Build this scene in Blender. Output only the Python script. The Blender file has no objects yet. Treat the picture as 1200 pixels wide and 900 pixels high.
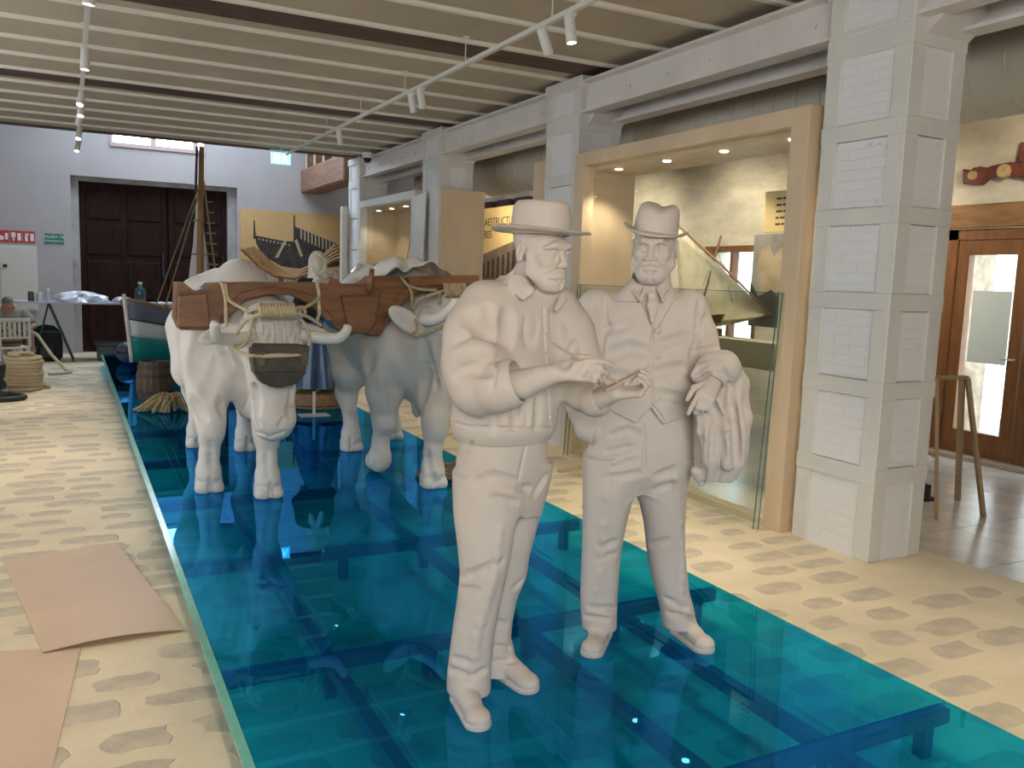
import bpy, bmesh, math, random
import numpy as np
from mathutils import Vector, Matrix, Euler
random.seed(7); rng = np.random.default_rng(7)
scene = bpy.context.scene
COL = scene.collection
# ------------------------------------------------------------------ camera
CAM_H = 1.78; FPX = 998.8
YAW, PIT, ROL = map(math.radians, (27.48, 7.062, 1.968))
_f = np.array([math.sin(YAW)*math.cos(PIT), math.cos(YAW)*math.cos(PIT), -math.sin(PIT)])
_r0 = np.array([math.cos(YAW), -math.sin(YAW), 0.0]); _u0 = np.cross(_r0, _f)
_r = math.cos(ROL)*_r0 + math.sin(ROL)*_u0; _u = -math.sin(ROL)*_r0 + math.cos(ROL)*_u0
CAMP = np.array([0, 0, CAM_H])
cd = bpy.data.cameras.new('camera'); cam = bpy.data.objects.new('camera', cd); COL.objects.link(cam)
cd.sensor_width = 36.0; cd.lens = FPX/1200*36; cd.clip_start = .05; cd.clip_end = 200
cam.matrix_world = Matrix(((_r[0], _u[0], -_f[0], 0), (_r[1], _u[1], -_f[1], 0), (_r[2], _u[2], -_f[2], CAM_H), (0, 0, 0, 1)))
scene.camera = cam
# ------------------------------------------------------------------ world, lights, exposure
w = bpy.data.worlds.new('world'); scene.world = w; w.use_nodes = True
bg = w.node_tree.nodes['Background']; bg.inputs[0].default_value = (.80, .90, 1.0, 1); bg.inputs[1].default_value = 7.0
vs = scene.view_settings
vs.view_transform = 'Standard'; vs.look = 'None'; vs.gamma = 1; vs.use_curve_mapping = False; vs.exposure = 0.5

def area(name, loc, look, size, power, color, sy=None):
    l = bpy.data.lights.new(name, 'AREA'); l.energy = power; l.color = color; l.size = size
    if sy: l.shape = 'RECTANGLE'; l.size_y = sy
    o = bpy.data.objects.new(name, l); COL.objects.link(o); o.location = loc
    o.rotation_euler = (Vector(look)-Vector(loc)).to_track_quat('-Z', 'Y').to_euler()
    return o
# area lamps added inside closed walls as daylight fill; portals at the right-hand openings
area('rear_fill_lamp', (-.8, -3.6, 2.9), (2.0, 3.5, 1.0), 3.2, 175, (.98, .96, .93), 1.5)
area('side_fill_lamp', (-4.1, 6.5, 2.2), (2, 6.0, 1.0), 9.0, 150, (.86, .93, 1.0), 2.0)
area('end_bay_fill_lamp', (2.0, 17.3, 6.2), (2.0, 17.0, 0), 3.6, 170, (.74, .86, 1.0), 2.4)
for n_, y_, z_, sy_, sz_ in (('door_portal', 5.35, 1.24, 1.85, 2.44), ('window_portal', 9.75, 1.52, 1.2, 1.66)):
    o = area(n_, (8.62, y_, z_), (0, y_, z_), sy_, 1, (1, 1, 1), sz_); o.data.cycles.is_portal = True
# ------------------------------------------------------------------ helpers
def tag(o, label=None, cat=None, group=None, kind=None):
    if label: o['label'] = label
    if cat: o['category'] = cat
    if group: o['group'] = group
    if kind: o['kind'] = kind
    return o
def thing(name, label, cat, loc=(0, 0, 0), rz=0, group=None, kind=None):
    o = bpy.data.objects.new(name, None); COL.objects.link(o); o.empty_display_size = .1
    o.location = loc; o.rotation_euler = (0, 0, rz)
    return tag(o, label, cat, group, kind)
def attach(o, parent, local=False):
    o.parent = parent
    if not local:
        chain = []; p = parent; M = Matrix.Identity(4)
        while p is not None:
            chain.append(p); p = p.parent
        for p in reversed(chain):
            M = M @ p.matrix_parent_inverse @ p.matrix_basis
        o.matrix_parent_inverse = M.inverted()
    return o
def copy_tree(o, parent=None):
    c = o.copy(); COL.objects.link(c)
    if parent is not None: c.parent = parent
    for ch in list(o.children): copy_tree(ch, c)
    return c

def mat(name, col, rough=.6, metal=0., var=.0, scale=4., bump=0., bscale=None, spec=None, emit=None, estr=0., col2=None, stretch=None, coat=0.):
    m = bpy.data.materials.new(name); m.use_nodes = True
    nt = m.node_tree; b = nt.nodes['Principled BSDF']; L = nt.links.new
    c = tuple(col)+(1,)
    b.inputs['Base Color'].default_value = c; b.inputs['Roughness'].default_value = rough; b.inputs['Metallic'].default_value = metal
    if spec is not None: b.inputs['Specular IOR Level'].default_value = spec
    if coat: b.inputs['Coat Weight'].default_value = coat
    if emit: b.inputs['Emission Color'].default_value = tuple(emit)+(1,); b.inputs['Emission Strength'].default_value = estr
    if var or bump or col2:
        tc = nt.nodes.new('ShaderNodeTexCoord'); mp = nt.nodes.new('ShaderNodeMapping'); L(tc.outputs['Object'], mp.inputs[0])
        if stretch: mp.inputs['Scale'].default_value = stretch
        n = nt.nodes.new('ShaderNodeTexNoise'); n.inputs['Scale'].default_value = scale; n.inputs['Detail'].default_value = 6; n.inputs['Roughness'].default_value = .6
        L(mp.outputs[0], n.inputs['Vector'])
        if var or col2:
            r = nt.nodes.new('ShaderNodeValToRGB'); L(n.outputs['Fac'], r.inputs[0]); L(r.outputs[0], b.inputs['Base Color'])
            if col2: a, d = tuple(col)+(1,), tuple(col2)+(1,)
            else: a = tuple(max(0, x*(1-var)) for x in col)+(1,); d = tuple(min(1, x*(1+var)) for x in col)+(1,)
            r.color_ramp.elements[0].position = .32; r.color_ramp.elements[1].position = .68
            r.color_ramp.elements[0].color = a; r.color_ramp.elements[1].color = d
        if bump:
            n2 = nt.nodes.new('ShaderNodeTexNoise'); n2.inputs['Scale'].default_value = bscale or scale*3; n2.inputs['Detail'].default_value = 5
            L(mp.outputs[0], n2.inputs['Vector'])
            bp = nt.nodes.new('ShaderNodeBump'); bp.inputs['Strength'].default_value = bump; bp.inputs['Distance'].default_value = .02
            L(n2.outputs['Fac'], bp.inputs['Height']); L(bp.outputs[0], b.inputs['Normal'])
    return m
def glassmat(name, tint, refl=(1, 1, 1), ior=1.5, rough=0., boost=1.0, base=0., haze=None, hazef=0.):
    """thin architectural glass: tinted see-through plus a Fresnel mirror"""
    m = bpy.data.materials.new(name); m.use_nodes = True; nt = m.node_tree; L = nt.links.new
    nt.nodes.remove(nt.nodes['Principled BSDF']); out = nt.nodes['Material Output']
    t = nt.nodes.new('ShaderNodeBsdfTransparent'); t.inputs[0].default_value = tuple(tint)+(1,)
    g = nt.nodes.new('ShaderNodeBsdfGlossy'); g.inputs['Color'].default_value = tuple(refl)+(1,); g.inputs['Roughness'].default_value = rough
    fr = nt.nodes.new('ShaderNodeFresnel'); fr.inputs[0].default_value = ior
    ma = nt.nodes.new('ShaderNodeMath'); ma.operation = 'MULTIPLY_ADD'; ma.use_clamp = True
    ma.inputs[1].default_value = boost; ma.inputs[2].default_value = base
    L(fr.outputs[0], ma.inputs[0])
    ge = nt.nodes.new('ShaderNodeNewGeometry'); fm = nt.nodes.new('ShaderNodeMath'); fm.operation = 'MULTIPLY'   # the mirror sits on the outer face only
    iv = nt.nodes.new('ShaderNodeMath'); iv.operation = 'SUBTRACT'; iv.inputs[0].default_value = 1; L(ge.outputs['Backfacing'], iv.inputs[1])
    L(ma.outputs[0], fm.inputs[0]); L(iv.outputs[0], fm.inputs[1]); ma = fm
    mx = nt.nodes.new('ShaderNodeMixShader'); L(ma.outputs[0], mx.inputs[0]); L(t.outputs[0], mx.inputs[1]); L(g.outputs[0], mx.inputs[2])
    if haze:
        df = nt.nodes.new('ShaderNodeBsdfDiffuse'); df.inputs[0].default_value = tuple(haze)+(1,)
        m2 = nt.nodes.new('ShaderNodeMixShader'); m2.inputs[0].default_value = hazef; L(t.outputs[0], m2.inputs[1]); L(df.outputs[0], m2.inputs[2]); L(m2.outputs[0], mx.inputs[1])
    L(mx.outputs[0], out.inputs[0])
    return m

class G:
    def __init__(s): s.v = []; s.f = []; s.mi = []
    def _add(s, vs, fs):
        o = len(s.v); s.v += [tuple(map(float, p)) for p in vs]; s.f += [tuple(i+o for i in f) for f in fs]; return s
    def box(s, x0, x1, y0, y1, z0, z1, bev=0.):
        if bev <= 0 or min(x1-x0, y1-y0, z1-z0) < 2.2*bev:
            return s._add([(x, y, z) for x in (x0, x1) for y in (y0, y1) for z in (z0, z1)],
                          [(0, 1, 3, 2), (4, 6, 7, 5), (0, 4, 5, 1), (2, 3, 7, 6), (0, 2, 6, 4), (1, 5, 7, 3)])
        return s.obox(((x0+x1)/2, (y0+y1)/2, (z0+z1)/2), (x1-x0, y1-y0, z1-z0), None, bev)
    def obox(s, c, size, R=None, bev=0.):
        h = [q/2 for q in size]; R = R or Matrix.Identity(3); c = Vector(c)
        bm = bmesh.new(); bmesh.ops.create_cube(bm, size=1)
        for v in bm.verts: v.co = Vector((v.co.x*size[0], v.co.y*size[1], v.co.z*size[2]))
        if bev > 0: bmesh.ops.bevel(bm, geom=list(bm.edges), offset=bev, segments=1, affect='EDGES')
        bm.verts.ensure_lookup_table()
        s._add([c+R@v.co for v in bm.verts], [[v.index for v in f.verts] for f in bm.faces]); bm.free(); return s
    def cyl(s, p0, p1, r0, r1=None, n=16, caps=True):
        r1 = r0 if r1 is None else r1; p0, p1 = Vector(p0), Vector(p1); d = (p1-p0).normalized()
        a = d.orthogonal().normalized(); b = d.cross(a)
        vs = []
        for p, r in ((p0, r0), (p1, r1)):
            for i in range(n):
                t = 2*math.pi*i/n; vs.append(p+(a*math.cos(t)+b*math.sin(t))*r)
        fs = [(i, (i+1) % n, n+(i+1) % n, n+i) for i in range(n)]
        if caps: fs += [tuple(range(n))[::-1], tuple(range(n, 2*n))]
        return s._add(vs, fs)
    def tube(s, pts, r, n=8, closed=False, caps=True, rf=None):
        P = [Vector(p) for p in pts]; N = len(P); up = None; rings = []
        for i in range(N):
            if closed: t = P[(i+1) % N]-P[i-1]
            else: t = P[min(i+1, N-1)]-P[max(i-1, 0)]
            t = t.normalized() if t.length > 1e-9 else Vector((0, 0, 1))
            if up is None: up = t.orthogonal().normalized()
            up = (up-t*up.dot(t)); up = up.normalized() if up.length > 1e-6 else t.orthogonal().normalized()
            b = t.cross(up); rr = rf(i/(N-1)) if rf else (r[i] if isinstance(r, (list, tuple)) else r)
            rings.append([P[i]+(up*math.cos(2*math.pi*k/n)+b*math.sin(2*math.pi*k/n))*rr for k in range(n)])
        vs = [q for ring in rings for q in ring]; fs = []
        for i in range(N if closed else N-1):
            j = (i+1) % N
            fs += [(i*n+k, i*n+(k+1) % n, j*n+(k+1) % n, j*n+k) for k in range(n)]
        if caps and not closed: fs += [tuple(range(n))[::-1], tuple((N-1)*n+k for k in range(n))]
        return s._add(vs, fs)
    def lathe(s, prof, c=(0, 0, 0), n=24, sx=1., sy=1., R=None):
        vs = []; fs = []; c = Vector(c)
        for (r, z) in prof:
            for k in range(n):
                t = 2*math.pi*k/n; q = Vector((r*math.cos(t)*sx, r*math.sin(t)*sy, z)); vs.append(c+(R@q if R else q))
        m = len(prof)
        for i in range(m-1):
            fs += [(i*n+k, i*n+(k+1) % n, (i+1)*n+(k+1) % n, (i+1)*n+k) for k in range(n)]
        if prof[0][0] > 1e-6: fs.append(tuple(range(n))[::-1])
        if prof[-1][0] > 1e-6: fs.append(tuple((m-1)*n+k for k in range(n)))
        return s._add(vs, fs)
    def prism(s, poly, fn, h0, h1):
        """poly of (u,v); fn(u,v,h)->xyz"""
        n = len(poly)
        vs = [fn(u, v, h0) for u, v in poly]+[fn(u, v, h1) for u, v in poly]
        fs = [tuple(range(n))[::-1], tuple(range(n, 2*n))]+[(i, (i+1) % n, n+(i+1) % n, n+i) for i in range(n)]
        return s._add(vs, fs)
    def grid(s, fn, nu, nv, closeu=False):
        vs = [fn(i/(nu if closeu else nu-1), j/(nv-1)) for i in range(nu) for j in range(nv)]
        fs = []
        for i in range(nu if closeu else nu-1):
            for j in range(nv-1):
                a = i*nv+j; b = ((i+1) % nu)*nv+j
                fs.append((a, b, b+1, a+1))
        return s._add(vs, fs)
    def mesh(s, name, m=None, smooth=False, fix=True):
        me = bpy.data.meshes.new(name); me.from_pydata(s.v, [], s.f)
        if fix:
            bm = bmesh.new(); bm.from_mesh(me); bmesh.ops.recalc_face_normals(bm, faces=bm.faces); bm.to_mesh(me); bm.free()
        if m: me.materials.append(m)
        if smooth: me.shade_smooth()
        return me
    def build(s, name, m=None, parent=None, smooth=False, local=False, fix=True, angle=None):
        me = s.mesh(name, m, smooth, fix)
        if angle is not None:
            me.shade_smooth(); me.set_sharp_from_angle(angle=math.radians(angle))
        o = bpy.data.objects.new(name, me); COL.objects.link(o)
        if parent: attach(o, parent, local)
        return o
def inst(name, me, parent, loc=(0, 0, 0), rot=(0, 0, 0)):
    o = bpy.data.objects.new(name, me); COL.objects.link(o); o.location = loc; o.rotation_euler = rot
    if parent: o.parent = parent
    return o
def text_mesh(name, s, size, m, parent, loc, rot, align='CENTER'):
    c = bpy.data.curves.new(name, 'FONT'); c.body = s; c.size = size; c.align_x = align; c.align_y = 'CENTER'; c.extrude = .0015
    t = bpy.data.objects.new(name+'_tmp', c); COL.objects.link(t)
    dg = bpy.context.evaluated_depsgraph_get(); me = bpy.data.meshes.new_from_object(t.evaluated_get(dg))
    bpy.data.objects.remove(t); me.materials.clear(); me.materials.append(m)
    o = bpy.data.objects.new(name, me); COL.objects.link(o); o.location = loc; o.rotation_euler = rot
    if parent: attach(o, parent)
    return o
def pray(px, py):
    return _f+_r*(px-600)/FPX-_u*(py-450)/FPX
def on_z(px, py, z): d = pray(px, py); return Vector(CAMP+d*(z-CAM_H)/d[2])
def on_x(px, py, X): d = pray(px, py); return Vector(CAMP+d*X/d[0])
def on_y(px, py, Y): d = pray(px, py); return Vector(CAMP+d*Y/d[1])

# ------------------------------------------------------------------ materials
M = {}
M['statue'] = mat('statue_plaster', (.64, .56, .49), .62, var=.05, scale=3, bump=.03, bscale=120)
M['oxwhite'] = mat('ox_plaster', (.70, .66, .61), .5, var=.05, scale=2.2, bump=.03, bscale=70)
M['wallgrey'] = mat('painted_wall', (.44, .42, .425), .85, var=.06, scale=.8, bump=.05, bscale=14)
M['stonewall'] = mat('rough_painted_stone', (.60, .55, .46), .9, var=.22, scale=1.6, bump=.7, bscale=4.5, stretch=(1, 1, 2.2))
M['girder'] = mat('girder_paint', (.70, .66, .63), .5, var=.07, scale=2.5, bump=.04)
M['strap'] = mat('strap_paint', (.66, .65, .61), .5, var=.05, scale=3)
M['ceilpanel'] = mat('ceiling_panel', (.46, .395, .31), .85, var=.08, scale=1.2)
M['batten'] = mat('batten_paint', (.80, .76, .68), .6, var=.04)
M['darkbeam'] = mat('dark_beam_wood', (.085, .038, .026), .6, var=.45, scale=3, stretch=(.6, 6, 6), bump=.2)
M['lightwood'] = mat('birch_ply', (.66, .51, .34), .5, var=.10, scale=2.2, stretch=(1, 1, .25), bump=.03)
M['palewood'] = mat('pale_and_lit_ply', (.70, .68, .64), .45, var=.05, scale=2)  # pale boards; also the casing front, with window light put into its colour
M['doorwood'] = mat('dark_door_wood', (.022, .008, .007), .7, spec=.15, var=.4, scale=4, stretch=(4, 4, .6), bump=.1)
M['exwood'] = mat('oiled_door_wood', (.20, .085, .028), .4, var=.25, scale=5, stretch=(4, 4, .5))
M['lintel'] = mat('lintel_wood', (.27, .145, .06), .65, var=.3, scale=4, stretch=(4, .7, 4), bump=.25)
M['yoke'] = mat('yoke_wood', (.125, .052, .022), .42, scale=3.0, stretch=(.7, 5, 5), bump=.15, col2=(.31, .145, .06))
M['rope'] = mat('rope_fibre', (.62, .52, .34), .8, var=.15, scale=40, bump=.5, bscale=160)
M['ropedark'] = mat('old_rope_fibre', (.26, .20, .12), .85, var=.3, scale=30, bump=.5, bscale=120)
M['leather'] = mat('worn_leather', (.075, .06, .042), .55, var=.35, scale=9, bump=.25, bscale=60)
M['white'] = mat('white_enamel', (.80, .80, .78), .4)
M['black'] = mat('black_paint', (.015, .015, .017), .5)
M['steelblue'] = mat('blue_grey_steel', (.10, .12, .22), .35, metal=0.)
M['cardboard'] = mat('cardboard', (.66, .49, .36), .5, var=.05, scale=2, bump=.03)
M['glass'] = glassmat('clear_glass', (.965, .985, .978), ior=1.45)
M['glassedge'] = mat('glass_edge', (.05, .16, .13), .15, spec=.6)
M['deckglass'] = glassmat('blue_filmed_glass', (.10, .815, .985), (.07, .42, 1.0), ior=1.65, boost=1.9, base=.01, haze=(.01, .40, .75), hazef=.05)
M['deckedge'] = mat('deck_edge', (.16, .48, .40), .2, spec=.6, var=.15, scale=8)
M['lamp'] = mat('lamp_glow', (1, 1, 1), .4, emit=(1.0, .93, .8), estr=14)
M['pane_sky'] = mat('lit_pane', (.9, .95, 1), .4, emit=(.74, .86, 1.0), estr=14)
M['mortar'] = mat('lime_mortar_floor', (.74, .635, .45), .55, var=.10, scale=2.3, bump=.12, bscale=18)
M['flag'] = mat('worn_flagstone', (.46, .40, .31), .55, scale=7, col2=(.65, .56, .41), bump=.15, bscale=30)
M['tile'] = mat('polished_floor_tile', (.50, .46, .41), .25, var=.15, scale=3)
M['tilejoint'] = mat('tile_joint', (.20, .185, .165), .7)
# ------------------------------------------------------------------ structure
def brickmat(name, axis):
    m = mat(name, (.74, .745, .75), .6); nt = m.node_tree; L = nt.links.new; b = nt.nodes['Principled BSDF']
    tc = nt.nodes.new('ShaderNodeTexCoord'); sp = nt.nodes.new('ShaderNodeSeparateXYZ'); cb = nt.nodes.new('ShaderNodeCombineXYZ')
    L(tc.outputs['Object'], sp.inputs[0]); L(sp.outputs[axis], cb.inputs[0]); L(sp.outputs['Z'], cb.inputs[1])
    nz = nt.nodes.new('ShaderNodeTexNoise'); nz.inputs['Scale'].default_value = 7; nz.inputs['Detail'].default_value = 5
    vm = nt.nodes.new('ShaderNodeVectorMath'); vm.operation = 'MULTIPLY_ADD'; vm.inputs[1].default_value = (.035, .03, 0)
    L(tc.outputs['Object'], nz.inputs['Vector']); L(nz.outputs['Color'], vm.inputs[0]); L(cb.outputs[0], vm.inputs[2])
    br = nt.nodes.new('ShaderNodeTexBrick'); br.inputs['Scale'].default_value = 1; br.inputs['Brick Width'].default_value = .26; br.inputs['Row Height'].default_value = .068
    br.inputs['Mortar Size'].default_value = .006; br.inputs['Mortar Smooth'].default_value = .8
    br.inputs['Color1'].default_value = (1, 1, 1, 1); br.inputs['Color2'].default_value = (.85, .85, .85, 1); br.inputs['Mortar'].default_value = (.3, .3, .3, 1)
    L(vm.outputs[0], br.inputs['Vector'])
    n2 = nt.nodes.new('ShaderNodeTexNoise'); n2.inputs['Scale'].default_value = 22; L(tc.outputs['Object'], n2.inputs['Vector'])
    ad = nt.nodes.new('ShaderNodeMath'); ad.operation = 'MULTIPLY_ADD'; ad.inputs[1].default_value = .5; L(n2.outputs['Fac'], ad.inputs[0]); L(br.outputs['Color'], ad.inputs[2])
    bp = nt.nodes.new('ShaderNodeBump'); bp.inputs['Strength'].default_value = .35; bp.inputs['Distance'].default_value = .012
    L(ad.outputs[0], bp.inputs['Height']); L(bp.outputs[0], b.inputs['Normal'])
    # chips where the paint has come off
    n3 = nt.nodes.new('ShaderNodeTexNoise'); n3.inputs['Scale'].default_value = 6.5; n3.inputs['Detail'].default_value = 7; n3.inputs['Roughness'].default_value = .7
    L(tc.outputs['Object'], n3.inputs['Vector'])
    rp = nt.nodes.new('ShaderNodeValToRGB'); rp.color_ramp.elements[0].position = .675; rp.color_ramp.elements[0].color = (.74, .745, .75, 1)
    rp.color_ramp.elements[1].position = .695; rp.color_ramp.elements[1].color = (.25, .17, .12, 1); L(n3.outputs['Fac'], rp.inputs[0]); L(rp.outputs[0], b.inputs['Base Color'])
    return m
M['brickX'] = brickmat('painted_brick_long', 'Y'); M['brickY'] = brickmat('painted_brick_end', 'X')

# ---- floor of mortar with flagstones
floor = tag(G().box(-5, 5.25, -4.5, 19.4, -.1, 0).build('floor', M['mortar']), 'cream mortar floor with worn grey flagstones', kind='structure')
def stone_poly(r, lx, ly):
    n = 15; pts = []
    for i in range(n):
        t = 2*math.pi*(i+r.uniform(-.25, .25))/n; c, s = math.cos(t), math.sin(t)
        q = 1/((abs(c)**5+abs(s)**5)**.2)*r.uniform(.86, 1.07)
        pts.append((c*q*lx/2, s*q*ly/2))
    return pts
rs = random.Random(3)
stone_meshes = []
for k in range(26):
    lx, ly = rs.uniform(.20, .40), rs.uniform(.13, .20)
    P = stone_poly(rs, lx, ly); g = G(); n = len(P)
    g._add([(x*1.0, y*1.0, 0) for x, y in P]+[(x*.965, y*.94, .003) for x, y in P], [tuple(range(n, 2*n))]+[(i, (i+1) % n, n+(i+1) % n, n+i) for i in range(n)])
    stone_meshes.append((g.mesh('flagstone', M['flag']), P))
spots = []
y = 1.35; row = 0
while y < 16.5:
    x = -2.6+rs.uniform(0, .3)
    while x < 5.1:
        st = rs.uniform(.36, .52)
        if not (x > 4.45 and 3.6 < y % 3.72+.3 < 4.5) and rs.random() < .86:
            spots.append((x+rs.uniform(-.03, .03), y+rs.uniform(-.025, .025), rs.uniform(-.06, .06), rs.randrange(26)))
        x += st
    y += rs.uniform(.225, .27); row += 1
def in_view(x, y, m=40):
    q = np.array([x, y, 0])-CAMP; d = q@_f
    if d < .3: return None
    u, v = 600+FPX*(q@_r)/d, 450-FPX*(q@_u)/d
    return (u, v, d) if -m < u < 1200+m and v < 900+m else None
vis = sorted([(in_view(s[0], s[1])[2], s) for s in spots if in_view(s[0], s[1])], key=lambda t: t[0])
bare = [s for d, s in vis if (s[0] < .42 or s[0] > 3.05)]; under = [s for d, s in vis if .42 <= s[0] <= 3.05]
single = bare[:210]+under[:85]
ids = set(id(s) for s in single)
for (x, y, a, k) in single: inst('flagstone', stone_meshes[k][0], floor, (x, y, .0), (0, 0, a))
g = G()
for d, s in vis:
    if id(s) in ids: continue
    x, y, a, k = s; P = stone_meshes[k][1]; c_, s_ = math.cos(a), math.sin(a); n = len(P)
    g._add([(x+u*c_-v*s_, y+u*s_+v*c_, .003) for u, v in P], [tuple(range(n))])
o = g.build('flagstone_field', M['flag'], floor, fix=False); o['kind'] = 'stuff'
# ---- tiled floor of the side aisle
floor2 = tag(G().box(5.25, 12, -4.5, 19.4, -.1, -.004).build('floor', M['tilejoint']), 'polished grey tile floor of the side aisle', kind='structure')
tm = G().box(-.347, .347, -.347, .347, -.02, .0).mesh('floor_tile', M['tile'])
for i in range(5):
    for j in range(16):
        inst('floor_tile', tm, floor2, (5.25+.35+i*.70, 1.6+j*.70, 0))
# ---- walls
WB = 19.0
wb = G().box(-5, .06, WB, WB+.5, 0, 6.6).box(3.19, 9.1, WB, WB+.5, 0, 6.6).box(.06, 3.19, WB, WB+.5, 3.48, 4.12)
wb.box(.06, .77, WB, WB+.5, 4.12, 5.0).box(2.55, 3.19, WB, WB+.5, 4.12, 5.0).box(.06, 3.19, WB, WB+.5, 5.0, 6.6)
wall_back = tag(wb.build('wall_back', M['wallgrey']), 'grey painted end wall', kind='structure')
tag(G().box(-4.6, -4.3, -4.5, 19, 0, 6.6).build('wall_left', M['wallgrey']), kind='structure')
tag(G().box(-4.6, 9.1, -4.8, -4.5, 0, 4.0).build('wall_rear', M['wallgrey']), kind='structure')
WR = 8.6
wr = G().box(WR, WR+.45, 6.28, 9.15, 0, 3.9).box(WR, WR+.45, 10.35, 19, 0, 3.9).box(WR, WR+.45, 9.15, 10.35, 0, .68).box(WR, WR+.45, 9.15, 10.35, 2.36, 3.9)
wr.box(WR, WR+.45, 4.4, 6.28, 2.47, 3.9).box(WR, WR+.45, -4.5, 4.4, 0, 3.9).box(WR, WR+.45, 15.5, 19.2, 3.9, 6.6)
wall_right = tag(wr.build('wall_right', M['stonewall']), 'rough painted stone wall of the side aisle', kind='structure')
# ---- ceiling: boards, pale battens, dark beams
YEND = 15.35
ceil = tag(G().box(-4.6, 9.05, -4.5, YEND+.05, 3.855, 4.05).build('ceiling', M['ceilpanel']), 'beige boarded ceiling with pale battens', kind='structure')
bmesh_b = G().box(-4.6, 9.0, -.027, .027, 3.826, 3.855).mesh('ceiling_batten', M['batten'])
PITCH = 3.75/5
yb = 7.18-PITCH*12
k = 0
while yb < YEND-.1:
    inst('ceiling_batten', bmesh_b, ceil, (0, yb, 0)); yb += PITCH
db = G().box(-4.6, 9.0, -.2, .2, 3.835, 3.855).mesh('ceiling_beam', M['darkbeam'])
for yy in (7.18+.27-7.5, 7.18+.27-3.75, 7.18+.27, 7.18+.27+3.75):
    inst('ceiling_beam', db, ceil, (0, yy, 0))
G().box(-4.6, 9.0, YEND-.12, YEND+.1, 3.84, 4.1).build('ceiling_edge_beam', M['darkbeam'], ceil)
tag(G().box(-4.6, 9.1, YEND, 19.5, 6.5, 6.6).build('ceiling', M['wallgrey']), 'high pale ceiling over the end bay', kind='structure')
tag(G().box(-4.6, 9.1, YEND-.15, YEND-.05, 4.05, 6.6).build('wall_upper', M['wallgrey']), kind='structure')
# ---- big dark double door in the end wall
dr = thing('door_1', 'very dark panelled double door recessed in the end wall', None, (1.62, WB+.4, 0), kind='structure')
for (x0, x1) in ((.20, 1.82), (1.86, 3.02)):
    lf = G().box(x0, x1, WB+.30, WB+.38, .02, 3.40).build('door_leaf', M['doorwood'], dr)
    wdt = x1-x0
    for j, (z0, z1) in enumerate(((.15, .95), (1.08, 1.85), (1.98, 2.55), (2.68, 3.28))):
        n = 2 if wdt < 1.3 else 2
        for i in range(n):
            a = x0+.12+i*(wdt-.12)/n; b = a+(wdt-.12)/n-.12
            G().box(a, b, WB+.275, WB+.31, z0, z1, .012).build('door_panel', M['doorwood'], lf)
    G().box(x1-.10, x1-.06, WB+.24, WB+.30, 1.55, 2.05).build('door_handle', mat('door_iron', (.05, .05, .055), .4, metal=.8), lf)
G().box(.06, 3.19, WB+.40, WB+.44, 0, 3.48).build('gap_light_stop', M['doorwood'], dr)  # added board that stops light showing between the leaves
g = G().box(.06, .20, WB+.18, WB+.40, 0, 3.48).box(3.02, 3.19, WB+.18, WB+.40, 0, 3.48).box(.2, 3.02, WB+.18, WB+.40, 3.40, 3.48)
g.build('door_frame', mat('stone_jamb', (.36, .35, .34), .9, var=.2, bump=.3), dr)
# ---- strip window above the door
wn = thing('window_1', 'long low bright window above the dark door', None, (1.66, WB, 4.12), kind='structure')
pk = mat('pinkish_frame', (.55, .42, .40), .6)
G().box(.77, 2.55, WB-.03, WB+.2, 4.10, 4.18).box(.77, 2.55, WB+.02, WB+.2, 4.94, 5.0).box(.77, .83, WB-.02, WB+.2, 4.18, 4.94).box(1.52, 1.62, WB-.02, WB+.2, 4.18, 4.94).box(2.32, 2.42, WB-.02, WB+.2, 4.18, 4.94).box(2.53, 2.55, WB-.02, WB+.2, 4.18, 4.94).build('window_frame', pk, wn)
for a, b in ((.83, 1.52), (1.62, 2.32), (2.42, 2.53)): G().box(a, b, WB+.10, WB+.11, 4.18, 4.94).build('pane', M['pane_sky'], wn)
# ---- columns: painted brick cores in a cage of flat straps
def column(y0, x0=4.62, dx=.48, dy=.64):
    y1 = y0+dy; x1 = x0+dx
    c = thing('column', 'white painted brick pillar caged in pale steel straps', None, (x0+dx/2, y0+dy/2, 0), kind='structure')
    e = .014
    zs = [0, .57, 1.14, 1.71, 2.26, 2.81, 3.36, 3.78]
    G().box(x0+.02, x1-.02, y0+.02, y1-.02, 0, 3.78).build('core', M['brickX'], c)
    for (a, b) in ((x0, y0), (x1-.1, y0), (x0, y1-.1), (x1-.1, y1-.1)):
        G().box(a-e, a+.1+e, b-e, b+.1+e, 0, 3.78, .006).build('corner_angle', M['strap'], c)
    for i, z in enumerate(zs):
        hh = .055 if i != 6 else .07
        if 0 < i < 7:
            G().box(x0-e-.004, x1+e+.004, y0-e-.004, y0+.02, z-hh, z+hh, .004).build('strap', M['strap'], c)
            G().box(x0-e-.004, x0+.02, y0+.02, y1+e+.004, z-hh, z+hh, .004).build('strap', M['strap'], c)
        if i < 7:
            a, b = z+(.0 if i == 0 else .06), zs[i+1]-.06
            G().box(x0, x0+.03, y0+.105, y1-.105, a, b).build('brick_panel', M['brickX'], c)
            G().box(x0+.105, x1-.105, y0, y0+.03, a, b).build('brick_panel', M['brickY'], c)
    # bracket under the beams
    G().prism([(0, 3.36), (.16, 3.50), (.16, 3.62), (0, 3.62)], lambda u, v, h: (h, y0-e-u, v), x0+.10, x1+.02).build('beam_bracket', M['girder'], c)
    G().box(x0-.03, x1+.05, y0-.05, y1+.05, 3.70, 3.825, .01).build('cap_plate', M['girder'], c)
    return c
CY = [3.73, 7.60, 11.25, 14.98]
for yc in CY: column(yc)
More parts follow.
